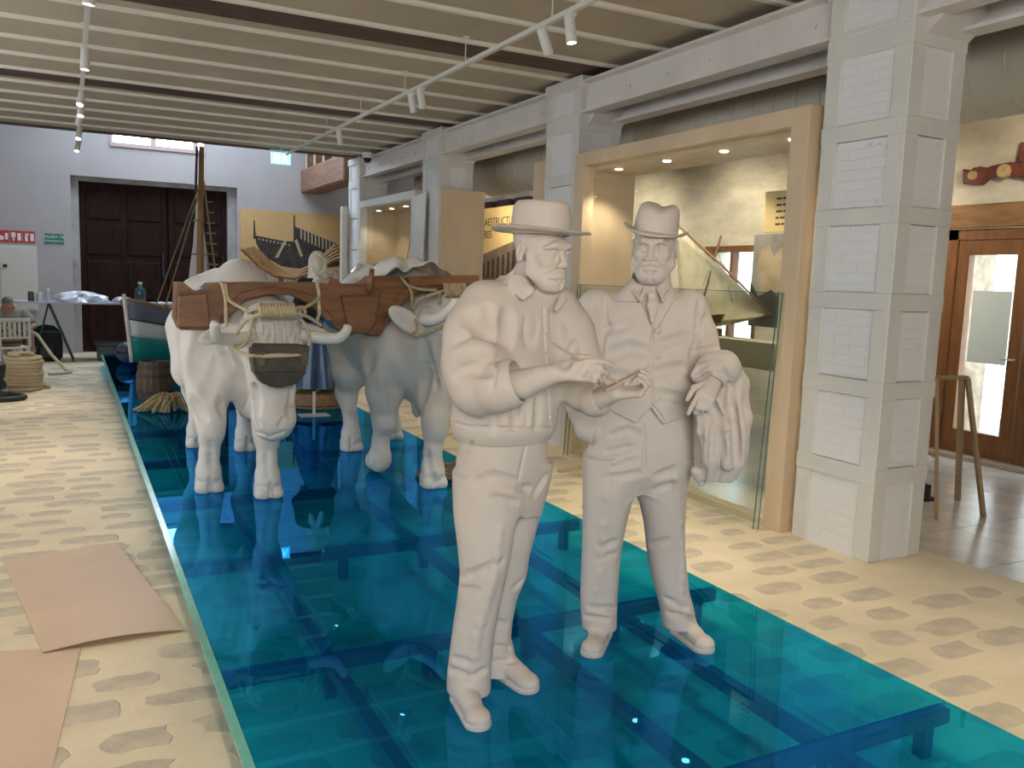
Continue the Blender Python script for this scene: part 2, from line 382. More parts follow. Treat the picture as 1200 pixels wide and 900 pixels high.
# ---- girder: two I-beams side by side along the columns
gd = thing('girder', 'white painted steel girder running over the pillars', None, (4.9, 8, 3.46), kind='structure')
for (xa, nm) in ((4.70, 'front_beam'), (5.06, 'rear_beam')):
    z0 = 3.455 if xa < 5 else 3.40; z1 = 3.775
    prof = [(-.085, z0), (.085, z0), (.085, z0+.025), (.012, z0+.035), (.012, z1-.035), (.085, z1-.025), (.085, z1), (-.085, z1), (-.085, z1-.025), (-.012, z1-.035), (-.012, z0+.035), (-.085, z0+.025)]
    G().prism(prof, lambda u, v, h: (xa+u, h, v), -4.4, 15.6).build(nm, M['girder'], gd)
for i in range(30):
    yy = -1+i*.56
    G().cyl((4.70-.024, yy, 3.60), (4.70-.012, yy, 3.60), .018, n=8).build('bolt', M['girder'], gd)
# ---- duct
dm = mat('spiral_duct', (.58, .56, .49), .5, metal=.1); nt = dm.node_tree
tc = nt.nodes.new('ShaderNodeTexCoord'); wv = nt.nodes.new('ShaderNodeTexWave'); wv.bands_direction = 'Y'; wv.inputs['Scale'].default_value = 2.2
nt.links.new(tc.outputs['Object'], wv.inputs['Vector']); bp = nt.nodes.new('ShaderNodeBump'); bp.inputs['Strength'].default_value = .12
nt.links.new(wv.outputs['Fac'], bp.inputs['Height']); nt.links.new(bp.outputs[0], nt.nodes['Principled BSDF'].inputs['Normal'])
DX, DZ, DR = 6.05, 3.42, .35
duct = thing('air_duct', 'fat round spiral air duct under the ceiling behind the pillars', 'duct', (DX, 8, DZ))
G().cyl((DX, -3, DZ), (DX, 15.2, DZ), DR, n=40).build('duct_tube', dm, duct, angle=40)
for i in range(60):
    yy = -1+i*.27
    if 2.2 < yy < 15: G().tube([(DX+(DR+.002)*math.cos(2*math.pi*k/40), yy+.27*k/40*0, DZ+(DR+.002)*math.sin(2*math.pi*k/40)) for k in range(40)], .0045, n=4, closed=True).build('duct_seam', dm, duct)
for i in range(8):
    yy = [6.40, 6.24, 6.08, 5.92, 9.3, 9.14, 8.98, 8.82][i]
    d = Vector((-.92, -.05, -.38)).normalized(); p = Vector((DX, yy, DZ))+Vector((-.92, 0, -.38)).normalized()*(DR-.03)
    nz = G().cyl(p, p+d*.11, .058, .05, n=14, caps=False).cyl(p+d*.11, p+d*.02, .042, .036, n=14).build('duct_nozzle', M['strap'], duct, angle=40)
    G().cyl(p+d*.03, p+d*.034, .041, n=14).build('nozzle_throat', M['black'], nz)
# ---- wooden glazed double door in the right wall
d2 = thing('door_2', 'oiled brown wooden double door with tall glass panes', None, (WR, 5.35, 0), kind='structure')
fr = G().box(WR+.03, WR+.17, 6.16, 6.27, 0, 2.47).box(WR+.03, WR+.17, 4.42, 4.53, 0, 2.47).box(WR+.03, WR+.17, 4.42, 6.27, 2.36, 2.47)
fr.build('door_frame', M['exwood'], d2)
for (a, b) in ((5.36, 6.15), (4.54, 5.34)):
    lf = G().box(WR+.05, WR+.13, a, a+.13, .03, 2.36).box(WR+.05, WR+.13, b-.13, b, .03, 2.36).box(WR+.05, WR+.13, a+.13, b-.13, .03, .30).box(WR+.05, WR+.13, a+.13, b-.13, 2.20, 2.36).build('door_leaf', M['exwood'], d2)
    G().box(WR+.085, WR+.095, a+.13, b-.13, .30, 2.20).build('pane', M['glass'], lf)
    G().box(WR+.070, WR+.08, a+.16, b-.20, 1.05, 1.82).build('frosted_sheet', mat('frosted_paper', (.62, .72, .76), .7), lf)
    G().cyl((WR+.0, a+.05, 1.12), (WR+.06, a+.05, 1.12), .012).cyl((WR+.0, a+.05, 1.12), (WR+.0, a+.17, 1.12), .011).build('door_handle', M['strap'], lf)
tag(G().box(WR-.03, WR+.3, 4.25, 6.42, 2.48, 2.73, .012).build('trim_1', M['lintel']), 'heavy brown timber lintel over the glazed door', kind='structure')
tag(G().box(WR-.12, WR+.3, 4.3, 6.3, 0, .045).build('trim_2', mat('stone_sill', (.42, .36, .30), .8, var=.15)), 'stone threshold under the glazed door', kind='structure')
# ---- window in the right wall
w2 = thing('window_2', 'brown framed window in the rough stone wall', None, (WR, 9.75, .68), kind='structure')
G().box(WR+.02, WR+.14, 9.15, 9.25, .68, 2.36).box(WR+.02, WR+.14, 10.25, 10.35, .68, 2.36).box(WR+.02, WR+.14, 9.25, 10.25, 2.27, 2.36).box(WR+.02, WR+.14, 9.25, 10.25, .68, .74).box(WR+.02, WR+.14, 9.72, 9.78, .74, 2.27).build('window_frame', M['exwood'], w2)
for a, b in ((9.25, 9.72), (9.78, 10.25)): G().box(WR+.07, WR+.08, a, b, .74, 2.27).build('pane', M['glass'], w2)
# ---- courtyard outside
yard = mat('sunlit_yard', (.82, .80, .76), .8, var=.1)
tag(G().box(9.05, 17, -2, 16, -.15, -.03).build('courtyard_ground', yard), 'pale courtyard paving outside the glazed door', kind='structure')
tag(G().box(13.2, 13.6, 0, 17, -.03, 5).build('courtyard_wall', mat('yard_wall', (.84, .85, .86), .9, var=.1)), 'bright courtyard wall outside', kind='structure')
tag(G().box(9.35, 9.75, 6.44, 6.80, -.03, 4.2).build('courtyard_pillar', mat('yard_stone', (.33, .26, .19), .9, var=.35, scale=6, bump=.5)), 'brown stone pillar outside the glazed door', kind='structure')
ps = thing('courtyard_post', 'blue grey iron lamp post seen through the door glass', 'post', (10.6, 6.55, -.03))
bl = mat('post_blue', (.22, .34, .50), .5)
G().cyl((10.6, 6.55, -.03), (10.6, 6.55, 3.6), .045).build('shaft', bl, ps)
G().box(10.48, 10.72, 6.43, 6.67, -.03, .22, .02).build('foot', bl, ps)
G().box(10.58, 10.62, 6.1, 7.0, 2.45, 2.5).box(10.58, 10.62, 6.1, 6.14, 2.5, 2.8).box(10.58, 10.62, 6.96, 7.0, 2.5, 2.8).build('cross_arm', bl, ps)
tag(G().box(10.4, 11.0, 5.6, 6.2, -.03, .42, .03).build('stone_block', mat('pink_stone', (.55, .43, .36), .9, var=.15)), 'low pinkish stone block in the courtyard', 'block')
# ------------------------------------------------------------------ sculpting: signed distance fields -> one continuous mesh
def V3(*a): return np.array(a, dtype=np.float64)
def nrm(v): v = np.asarray(v, float); return v/np.linalg.norm(v)
def rotm(axis, deg):
    return np.array(Matrix.Rotation(math.radians(deg), 3, Vector(axis)))
class SDF:
    def __init__(s, lo, hi, h):
        s.lo = np.array(lo, float); s.h = h; s.n = np.ceil((np.array(hi)-s.lo)/h).astype(int)+1
        s.D = np.full(tuple(s.n), 1.0, np.float32)
        s.ax = [(s.lo[i]+h*np.arange(s.n[i])).astype(np.float32) for i in range(3)]
    def blk(s, lo, hi, pad):
        i0 = np.clip(np.floor((np.asarray(lo)-pad-s.lo)/s.h).astype(int), 0, s.n-1)
        i1 = np.clip(np.ceil((np.asarray(hi)+pad-s.lo)/s.h).astype(int)+1, 1, s.n)
        sl = tuple(slice(a, b) for a, b in zip(i0, i1))
        return sl, s.ax[0][sl[0]][:, None, None], s.ax[1][sl[1]][None, :, None], s.ax[2][sl[2]][None, None, :]
    def comb(s, sl, d, k, op):
        A = s.D[sl]; d = np.broadcast_to(d, A.shape)
        if op == 'add':
            r = np.minimum(A, d)
            if k > 0: hh = np.clip(k-np.abs(A-d), 0, None); r = r-hh*hh/(4*k)
        elif op == 'sub':
            e = -d; r = np.maximum(A, e)
            if k > 0: hh = np.clip(k-np.abs(A-e), 0, None); r = r+hh*hh/(4*k)
        s.D[sl] = r
    def fn(s, lo, hi, f, k=.02, op='add', pad=None):
        sl, X, Y, Z = s.blk(lo, hi, (k+.03) if pad is None else pad)
        if min(q.stop-q.start for q in sl) < 2: return s
        s.comb(sl, f(X, Y, Z).astype(np.float32), k, op); return s
    def ell(s, c, r, R=None, k=.02, op='add'):
        c = np.asarray(c, float); r = np.asarray(r if hasattr(r, '__len__') else (r, r, r), float)
        m = r.max() if R is not None else r
        def f(X, Y, Z):
            x, y, z = X-c[0], Y-c[1], Z-c[2]
            if R is not None:
                u = x*R[0, 0]+y*R[1, 0]+z*R[2, 0]; v = x*R[0, 1]+y*R[1, 1]+z*R[2, 1]; w_ = x*R[0, 2]+y*R[1, 2]+z*R[2, 2]
            else: u, v, w_ = x, y, z
            k0 = np.sqrt((u/r[0])**2+(v/r[1])**2+(w_/r[2])**2)+1e-6
            k1 = np.sqrt((u/r[0]**2)**2+(v/r[1]**2)**2+(w_/r[2]**2)**2)+1e-6
            return k0*(k0-1)/k1
        return s.fn(c-m, c+m, f, k, op)
    def cone(s, a, b, ra, rb=None, k=.02, op='add', flat=None):
        rb = ra if rb is None else rb; a = np.asarray(a, float); b = np.asarray(b, float); m = max(ra, rb)
        if flat is not None: fa = nrm(flat[0]); fs = flat[1]
        def f(X, Y, Z):
            x, y, z = X-a[0], Y-a[1], Z-a[2]; ba = b-a
            if flat is not None:
                q = (x*fa[0]+y*fa[1]+z*fa[2])*(1/fs-1); x, y, z = x+q*fa[0], y+q*fa[1], z+q*fa[2]
                ba = ba+fa*(ba@fa)*(1/fs-1)
            t = np.clip((x*ba[0]+y*ba[1]+z*ba[2])/max(ba@ba, 1e-9), 0, 1)
            d = np.sqrt((x-t*ba[0])**2+(y-t*ba[1])**2+(z-t*ba[2])**2)-(ra+(rb-ra)*t)
            return d*(min(1, fs) if flat is not None else 1)
        mm = m*max(1, flat[1]) if flat is not None else m
        return s.fn(np.minimum(a, b)-mm, np.maximum(a, b)+mm, f, k, op)
    def chain(s, pts, k=.015, op='add', flat=None):
        for (p, r), (q, r2) in zip(pts[:-1], pts[1:]): s.cone(p, q, r, r2, k, op, flat)
        return s
    def box(s, c, h, R=None, rd=.004, k=.01, op='add'):
        c = np.asarray(c, float); h = np.asarray(h, float); R = np.eye(3) if R is None else R; m = np.linalg.norm(h)
        def f(X, Y, Z):
            x, y, z = X-c[0], Y-c[1], Z-c[2]
            q = [np.abs(x*R[0, i]+y*R[1, i]+z*R[2, i])-h[i]+rd for i in range(3)]
            return np.sqrt(np.maximum(q[0], 0)**2+np.maximum(q[1], 0)**2+np.maximum(q[2], 0)**2)+np.minimum(np.maximum(np.maximum(q[0], q[1]), q[2]), 0)-rd
        return s.fn(c-m, c+m, f, k, op)
    def half(s, z0, k=0.):
        s.D[:, :, :] = np.maximum(s.D, (z0-s.ax[2])[None, None, :]); return s
    def mesh(s, name, m):
        D = s.D; n = D.shape
        ins = D < 0
        cnt = np.zeros((n[0]-1, n[1]-1, n[2]-1), np.uint8)
        for i in (0, 1):
            for j in (0, 1):
                for k in (0, 1): cnt += ins[i:n[0]-1+i, j:n[1]-1+j, k:n[2]-1+k]
        cell = (cnt > 0) & (cnt < 8); idx = np.argwhere(cell)
        vid = np.full(cell.shape, -1, np.int64); vid[cell] = np.arange(len(idx))
        cor = {}
        for i in (0, 1):
            for j in (0, 1):
                for k in (0, 1): cor[(i, j, k)] = D[idx[:, 0]+i, idx[:, 1]+j, idx[:, 2]+k]
        acc = np.zeros((len(idx), 3)); num = np.zeros(len(idx))
        for a in cor:
            for ax in range(3):
                if a[ax] == 1: continue
                b = list(a); b[ax] = 1; b = tuple(b)
                da, db = cor[a], cor[b]; cr = (da < 0) != (db < 0)
                t = np.where(cr, da/np.where(cr, da-db, 1), 0)
                p = np.array(a, float)[None, :].repeat(len(idx), 0); p[:, ax] += t
                acc[cr] += p[cr]; num[cr] += 1
        P = s.lo+s.h*(idx+acc/num[:, None])
        F = []
        for ax in range(3):
            o1, o2 = [(1, 2), (2, 0), (0, 1)][ax]
            sl0 = [slice(1, -1)]*3; sl0[ax] = slice(0, -1); sl1 = [slice(1, -1)]*3; sl1[ax] = slice(1, None)
            a, b = ins[tuple(sl0)], ins[tuple(sl1)]; e = np.argwhere(a != b)
            if not len(e): continue
            fl = a[tuple(e.T)]
            base = e.copy(); base[:, o1] += 1; base[:, o2] += 1
            def c(d1, d2):
                q = base.copy(); q[:, o1] -= d1; q[:, o2] -= d2; return vid[tuple(q.T)]
            quad = np.stack([c(1, 1), c(0, 1), c(0, 0), c(1, 0)], 1)
            quad[~fl] = quad[~fl][:, ::-1]; F.append(quad)
        F = np.concatenate(F); F = F[(F >= 0).all(1)]
        me = bpy.data.meshes.new(name); me.vertices.add(len(P)); me.vertices.foreach_set('co', P.astype(np.float32).ravel())
        me.loops.add(F.size); me.loops.foreach_set('vertex_index', F.astype(np.int32).ravel())
        me.polygons.add(len(F)); me.polygons.foreach_set('loop_start', np.arange(0, F.size, 4, dtype=np.int32)); me.polygons.foreach_set('loop_total', np.full(len(F), 4, np.int32))
        me.update(calc_edges=True); me.validate(); me.shade_smooth()
        if m: me.materials.append(m)
        return me

def loft_fn(sec, e=2.3, Rv=(1, 0), ripple=None):
    """sections (z, cx, cy, w, d): superelliptic cross sections, w along Rv"""
    sec = sorted(sec); zs = np.array([q[0] for q in sec]); C = [np.array([q[i] for q in sec]) for i in range(1, 5)]
    # smooth interpolation through a fine resample
    zz = np.linspace(zs[0], zs[-1], 120); CC = []
    for c in C:
        y = np.interp(zz, zs, c); kern = np.hanning(13); kern /= kern.sum()
        y = np.convolve(np.pad(y, 6, mode='edge'), kern, 'valid'); CC.append(y)
    R = nrm(Rv); Fv = np.array([R[1], -R[0]])
    def f(X, Y, Z):
        cx, cy, w_, d_ = [np.interp(Z.ravel(), zz, c).reshape(Z.shape).astype(np.float32) for c in CC]
        u = (X-cx)*R[0]+(Y-cy)*R[1]; v = (X-cx)*Fv[0]+(Y-cy)*Fv[1]
        rho = ((np.abs(u)/w_)**e+(np.abs(v)/d_)**e)**(1/e)+1e-5
        rad = np.sqrt(u*u+v*v)
        if ripple: rho = rho/(1+ripple(np.arctan2(v, u), Z))
        d = rad*(1-1/rho); d = np.where(rho < .3, -(1-rho)*np.minimum(w_, d_), d)
        dz = np.maximum(zs[0]-Z, Z-zs[-1])
        return np.maximum(d, dz)
    mw = max(max(C[2]), max(C[3]))*1.15
    lo = (C[0].min()-mw, C[1].min()-mw, zs[0]); hi = (C[0].max()+mw, C[1].max()+mw, zs[-1])
    return lo, hi, f
def loft(S, sec, e=2.3, Rv=(1, 0), k=.02, op='add', ripple=None):
    lo, hi, f = loft_fn(sec, e, Rv, ripple); S.fn(lo, hi, f, k, op, pad=k+.04)

class Fig:
    """a frame standing at a point of the deck: x across, y away, z up; J turns a pixel plus a depth into that frame"""
    def __init__(s, x, y, z):
        s.B = np.array([x, y, z]); v = np.array([x, y, 0]); s.v = v/np.linalg.norm(v); s.rt = np.array([s.v[1], -s.v[0], 0])
        s.rz = math.atan2(s.rt[1], s.rt[0])
    def J(s, px, py, b=0.):
        d = pray(px, py); o = CAMP-s.B; t = (b-o@s.v)/(d@s.v); q = o+t*d
        return np.array([q@s.rt, q@s.v, q[2]])

def surf(S, q, lo=-.5, hi=.5, n=260):
    """first point inside the form along q(b)"""
    ts = np.linspace(lo, hi, n); P = np.array([q(t) for t in (lo, hi)]); P = P[0]+(P[1]-P[0])*((ts-lo)/(hi-lo))[:, None]
    I = np.round((P-S.lo)/S.h).astype(int); ok = ((I >= 0) & (I < S.n)).all(1); I = np.clip(I, 0, S.n-1)
    ins = ok & (S.D[I[:, 0], I[:, 1], I[:, 2]] < 0)
    if not ins.any(): return None, None
    k = int(np.argmax(ins)); d = nrm(P[-1]-P[0]); return P[k], d
def fold(S, fg, pts, r=.012, depth=.006, op='sub', k=None, tap=True, lo=-.5, hi=.5):
    """press a groove (or raise a ridge) along a line drawn on the visible surface"""
    Q = []; seg = []
    for a, b in zip(pts[:-1], pts[1:]):
        for t in (0, .25, .5, .75): seg.append((a[0]+(b[0]-a[0])*t, a[1]+(b[1]-a[1])*t))
    seg.append(pts[-1]); n = len(seg); pr = []
    for i, (x, y) in enumerate(seg):
        p, d = surf(S, lambda b: fg.J(x, y, b), lo, hi)
        if p is None: pr.append(None); continue
        f = math.sin(math.pi*(i+.6)/(n+.2))**.6 if tap else 1.
        pr.append((p-d*(r-depth*f) if op == 'sub' else p+d*(r-depth*f), r))
    for a, b in zip(pr[:-1], pr[1:]):
        if a is None or b is None or np.linalg.norm(a[0]-b[0]) > .09: continue
        S.cone(a[0], b[0], a[1], b[1], k or r*1.1, op)

def hand(S, W, F, N, T, curls, sc=1., thumb=None, k=.006, spread=.012):
    """palm and five fingers; F wrist->knuckles, N the way fingers curl, T towards the thumb"""
    F, N, T = nrm(F), nrm(N), nrm(T); W = np.asarray(W, float)
    kn = W+F*.085*sc
    for o in (-.024, -.008, .008, .022):
        S.cone(W+T*o*.55*sc, kn+T*o*sc, .016*sc, .0125*sc, .012)
    lens = ((.042, .026, .021), (.046, .029, .022), (.043, .027, .021), (.034, .021, .018))
    for i, off in enumerate((.027, .009, -.009, -.026)):
        p = kn+T*off*sc; ang = 0; r = (.0098, .010, .0096, .0086)[i]*sc
        sp = (1.5-i)*spread*4
        for j in range(3):
            ang += curls[i][j]
            d = nrm(F*math.cos(math.radians(ang))+N*math.sin(math.radians(ang))+T*sp*.2*(1 if j == 0 else .5))
            q = p+d*lens[i][j]*sc
            S.cone(p, q, r, r*.9, k if j else .01); p = q; r *= .92
    th = thumb or ((.55, .25, .8), (.8, .3, .3))
    p = W+F*.022*sc+T*.024*sc
    for (a, n, t), l, r in zip(th, (.046*sc, .034*sc), (.0125*sc, .0105*sc)):
        q = p+nrm(F*a+N*n+T*t)*l; S.cone(p, q, r*1.15, r, .008); p = q
    q = p+nrm(F*th[1][0]+N*(th[1][1]+.3)+T*th[1][2])*.018*sc; S.cone(p, q, .0105*sc, .0085*sc, .005)

def head(S, c, R, sc=1., beard=1., mous=1.):
    """c centre at eye level; columns of R: person's right, forward, up"""
    c = np.asarray(c, float)
    def p(x, y, z): return c+R@(np.array([x, y, z])*sc)
    def e(x, y, z, r, k=.015, op='add', rot=None):
        rr = np.array(r)*sc; S.ell(p(x, y, z), rr, R if rot is None else R@rot, k*sc, op)
    def cn(a, b, ra, rb=None, k=.012, op='add'): S.cone(p(*a), p(*b), ra*sc, (ra if rb is None else rb)*sc, k*sc, op)
    e(0, -.018, .045, (.078, .098, .088)); e(0, .022, -.015, (.064, .072, .092), .03)
    e(0, .045, -.075, (.05, .05, .05), .03)
    cn((0, -.03, -.05), (0, -.045, -.19), .058, .066, .03)
    for s in (-1, 1):
        e(s*.043, .062, -.022, (.022, .022, .02), .02)                       # cheek bones
        cn((s*.010, .098, .022), (s*.032, .095, .0285), .0095, .0095, .010); cn((s*.032, .095, .0285), (s*.052, .074, .020), .0095, .007, .010)      # brow
    e(0, .088, .03, (.03, .012, .016), .02)
    for s in (-1, 1):
        e(s*.032, .106, .002, (.021, .024, .0145), .008, 'sub')
        e(s*.031, .0805, .001, (.0135, .0135, .0120), .0015)
        cn((s*.0165, .089, .002), (s*.031, .0955, .0098), .0034, .0042, .0025); cn((s*.031, .0955, .0098), (s*.047, .083, .003), .0042, .0034, .0025)
        cn((s*.018, .0885, -.004), (s*.031, .092, -.0095), .003, .0034, .003); cn((s*.031, .092, -.0095), (s*.046, .082, -.002), .0034, .0026, .003)
    cn((0, .094, .016), (0, .115, -.030), .0085, .0135, .010)                  # nose
    e(0, .116, -.033, (.0135, .012, .0115), .006)
    for s in (-1, 1):
        e(s*.0150, .108, -.037, (.0095, .0125, .0095), .005)
        e(s*.0075, .112, -.046, (.004, .006, .004), .003, 'sub')
        cn((s*.018, .098, -.04), (s*.038, .08, -.062), .005, .004, .010, 'sub')  # fold beside the nose
    # mouth
    e(0, .095, -.063, (.028, .014, .014), .012)
    e(0, .103, -.0705, (.019, .008, .0065), .005)
    cn((-.024, .102, -.0640), (.024, .102, -.0640), .0036, .0036, .003, 'sub')
    if mous:
        for s in (-1, 1):
            cn((s*.004, .106, -.052), (s*.024, .098, -.056), .0085*mous, .0085*mous, .003); cn((s*.024, .098, -.056), (s*.046, .078, -.070), .0085*mous, .004, .003)
    if beard:
        e(0, .070, -.095, (.046*beard, .040, .036), .02)
        for s in (-1, 1):
            cn((s*.066, .012, -.01), (s*.062, .03, -.06), .012, .016, .015); cn((s*.062, .03, -.06), (s*.028, .066, -.098), .019, .025, .02)
            for j in range(5):
                x = s*(.004+.0085*j)
                cn((x, .1140-.0065*j, -.084), (x*.85, .1005-.006*j, -.124+.004*j), .0030, .0020, .006, 'sub')
    for s in (-1, 1):
        e(s*.080, -.020, -.004, (.011, .024, .037), .006, rot=rotm((0, 0, 1), -s*22))
        e(s*.090, -.014, .002, (.007, .014, .022), .004, 'sub', rot=rotm((0, 0, 1), -s*22))
        e(s*.085, -.011, -.006, (.005, .007, .008), .004)
        for j in range(4): cn((s*(.062-.004*j), -.055-.012*j, .0), (s*(.060-.004*j), -.060-.012*j, -.055), .0025, .002, .004, 'sub')

def shoe(S, heel, toe, wid=.047, k=.012):
    """heel and toe points on the ground (x,y)"""
    h = np.array([*heel, 0.]); t = np.array([*toe, 0.]); d = nrm(t-h); L = np.linalg.norm(t-h); sd = np.array([d[1], -d[0], 0])
    up = V3(0, 0, 1)
    a, b = h+d*.035, t-d*.045
    def sole(r0, r1, z0, z1):
        def f(X, Y, Z):
            x, y = X-a[0], Y-a[1]; ba = b-a; q = np.clip((x*ba[0]+y*ba[1])/(ba@ba), 0, 1)
            return np.maximum(np.sqrt((x-q*ba[0])**2+(y-q*ba[1])**2)-(r0+(r1-r0)*q), np.maximum(z0-Z, Z-z1))
        S.fn(np.minimum(a, b)-r1-.01, np.maximum(a, b)+r1+.01+up*.05, f, .004)
    sole(.037, .050, .0, .017)
    S.fn(a-.05, a+.05, lambda X, Y, Z: np.maximum(np.sqrt((X-a[0])**2+(Y-a[1])**2)-.038, Z-.03), .004)
    S.cone(a+up*.055, b+up*.034, .034, .032, k, flat=(sd, 1.15))
    S.ell(b+up*.034+d*.004, (.044, .048, .030), np.stack([sd, d, up], 1), .015)
    S.cone(a+up*.075+d*.01, a+up*.05+d*.12, .042, .034, .02)
    S.cone(a+up*.06, a+up*.11+d*.012, .038, .045, .02)
# ------------------------------------------------------------------ the two standing figures
def leg_sections(fg, rows, dr):
    out = []
    for (py, xl, xr, b), d in zip(rows, dr):
        l, r = fg.J(xl, py, b), fg.J(xr, py, b); c = (l+r)/2
        out.append((c[2], c[0], c[1], (r[0]-l[0])/2, d))
    return out
def hat_mesh(c, R, prof_crown, brim_r, sx, sy, brim_fn, dent=None, n=56, th=.006):
    """crown profile (r,z) from the brim up; the brim as a thick bent ring"""
    g = G(); c = Vector(c); Rm = Matrix(R.tolist())
    prof = [(brim_r[0]*.96, -.004)]+[(brim_r[0]+(brim_r[1]-brim_r[0])*t, None) for t in (0, .25, .5, .75, 1)]
    rings = []
    r0, r1 = brim_r
    steps = [0, .2, .4, .6, .8, 1]
    low = [(r0+(r1-r0)*t, -th/2) for t in steps]; top = [(r0+(r1-r0)*t, th/2) for t in steps[::-1]]
    prof = [(r0*.97, -.012)]+low+[(r1+th*.6, 0)]+top+prof_crown
    def fn(i, j):
        r, z = prof[j]; t = 2*math.pi*i/n; x, y = r*math.cos(t)*sx, r*math.sin(t)*sy
        q = max(0, (r-r0)/(r1-r0)) if j <= len(low)+len(top)+1 else 0
        z += brim_fn(t)*q*q
        if dent and j > len(low)+len(top)+1: z += dent(x, y, r, z)
        return c+Rm@Vector((x, y, z))
    m = len(prof); vs = [fn(i, j) for i in range(n) for j in range(m)]; fs = []
    for i in range(n):
        for j in range(m-1):
            a, b = i*m+j, ((i+1) % n)*m+j; fs.append((a, b, b+1, a+1))
    g._add(vs, fs); return g

# ---- man in the rolled-sleeve shirt
f1 = Fig(1.38, 2.72, .2); J = f1.J
st1 = thing('statue', 'pale plaster statue of a bearded man in wide hat and rolled-sleeve shirt, sketching', 'statue', tuple(f1.B), f1.rz)
S = SDF((-.30, -.42, 0), (.56, .36, 1.84), .0033)
Rv = nrm((-.80, -.60)); Fv = np.array([-Rv[1], Rv[0]]); Fv = np.array([.60, -.80])
# trousers
loft(S, [(.70, .0, .09, .15, .12), (.80, -.0, .085, .168, .135), (.90, .003, .08, .172, .142), (1.0, .008, .075, .165, .135)], 2.4, Rv, .03)
rowsR = [(556, 531, 612, .03), (600, 531, 608, .02), (640, 536, 601, .0), (672, 539, 594, -.01), (700, 536, 588, -.02), (740, 530, 580, -.02), (780, 525, 576, -.02), (808, 524, 575, -.02)]
loft(S, leg_sections(f1, rowsR, (.105, .098, .085, .078, .075, .075, .078, .08)), 2.2, (1, 0), .035)
rowsL = [(540, 578, 650, .13), (572, 574, 643, .14), (608, 572, 632, .15), (652, 570, 620, .16), (672, 570, 618, .17), (700, 564, 606, .18), (732, 560, 600, .19), (760, 558, 598, .19), (786, 557, 605, .19)]
loft(S, leg_sections(f1, rowsL, (.10, .10, .092, .08, .076, .072, .072, .072, .075)), 2.2, (1, 0), .03)
# hollow where the legs part
S.cone(J(609, 612, .0), J(606, 700, .03), .012, .02, .03, 'sub')
# shirt
torso1 = [(.992, .005, .068, .180, .150), (1.015, .005, .065, .195, .165), (1.06, .008, .062, .202, .172), (1.15, .012, .055, .198, .170), (1.28, .02, .05, .198, .160), (1.38, .028, .048, .200, .146), (1.45, .030, .05, .196, .130), (1.51, .034, .055, .158, .106), (1.555, .042, .06, .104, .086), (1.585, .05, .06, .07, .07)]
lo, hi, fT = loft_fn(torso1, 2.25, Rv)
S.fn(lo, hi, fT, .006, pad=.05)
# sleeves
S.chain([(J(568, 357, -.05), .086), (J(556, 392, -.10), .088), (J(553, 432, -.13), .084), (J(560, 458, -.16), .074)], .085)
S.chain([(J(556, 458, -.15), .076), (J(578, 455, -.19), .074), (J(592, 452, -.21), .070)], .03)
cR = J(589, 452, -.212); dR = nrm(J(650, 438, -.27)-J(600, 452, -.22))
S.cone(cR-dR*.020, cR+dR*.016, .088, .086, .008)                             # rolled cuff
S.cone(cR+dR*.045, cR+dR*.12, .07, .07, .006, 'sub')
S.chain([(cR+dR*.0, .050), (J(612, 450, -.23), .049), (J(632, 443, -.25), .040), (J(652, 437, -.27), .031)], .008)
S.chain([(J(652, 360, .10), .080), (J(667, 392, .09), .078), (J(680, 430, .06), .066), (J(684, 462, .03), .058)], .08)
S.chain([(J(683, 463, .03), .058), (J(700, 467, -.02), .056)], .02)
cL = J(702, 467, -.025); wL = J(721, 461, -.075); dL = nrm(wL-cL)
S.cone(cL-dL*.02, cL+dL*.006, .064, .062, .01); S.cone(cL+dL*.03, cL+dL*.09, .058, .058, .005, 'sub')
S.chain([(cL-dL*.01, .042), (wL, .029)], .008)
# collar
hc = J(634, 296, .035)
nb = np.array([.05, .055, 1.53])
S.cone(nb+V3(0, 0, -.03), nb+V3(.006, -.004, .02), .080, .072, .01); S.cone(nb+V3(.012, -.012, .0), nb+V3(.02, -.02, .06), .064, .070, .004, 'sub')
S.cone(J(606, 333, -.060), J(613, 348, -.092), .034, .013, .010, flat=((.25, -.9, .35), .24)); S.cone(J(600, 330, -.035), J(622, 340, -.078), .022, .014, .012, flat=((.25, -.9, .35), .4))
S.cone(J(660, 350, -.045), J(652, 362, -.088), .016, .009, .006, flat=((.3, -.9, .3), .30))
# head
hf = nrm((.66, -.74, -.08)); hr = nrm(np.cross(hf, V3(0, 0, 1))); hu = np.cross(hr, hf)
R1 = np.stack([hr, hf, hu], 1)
head(S, hc, R1, 1.04, 1.0, .9)
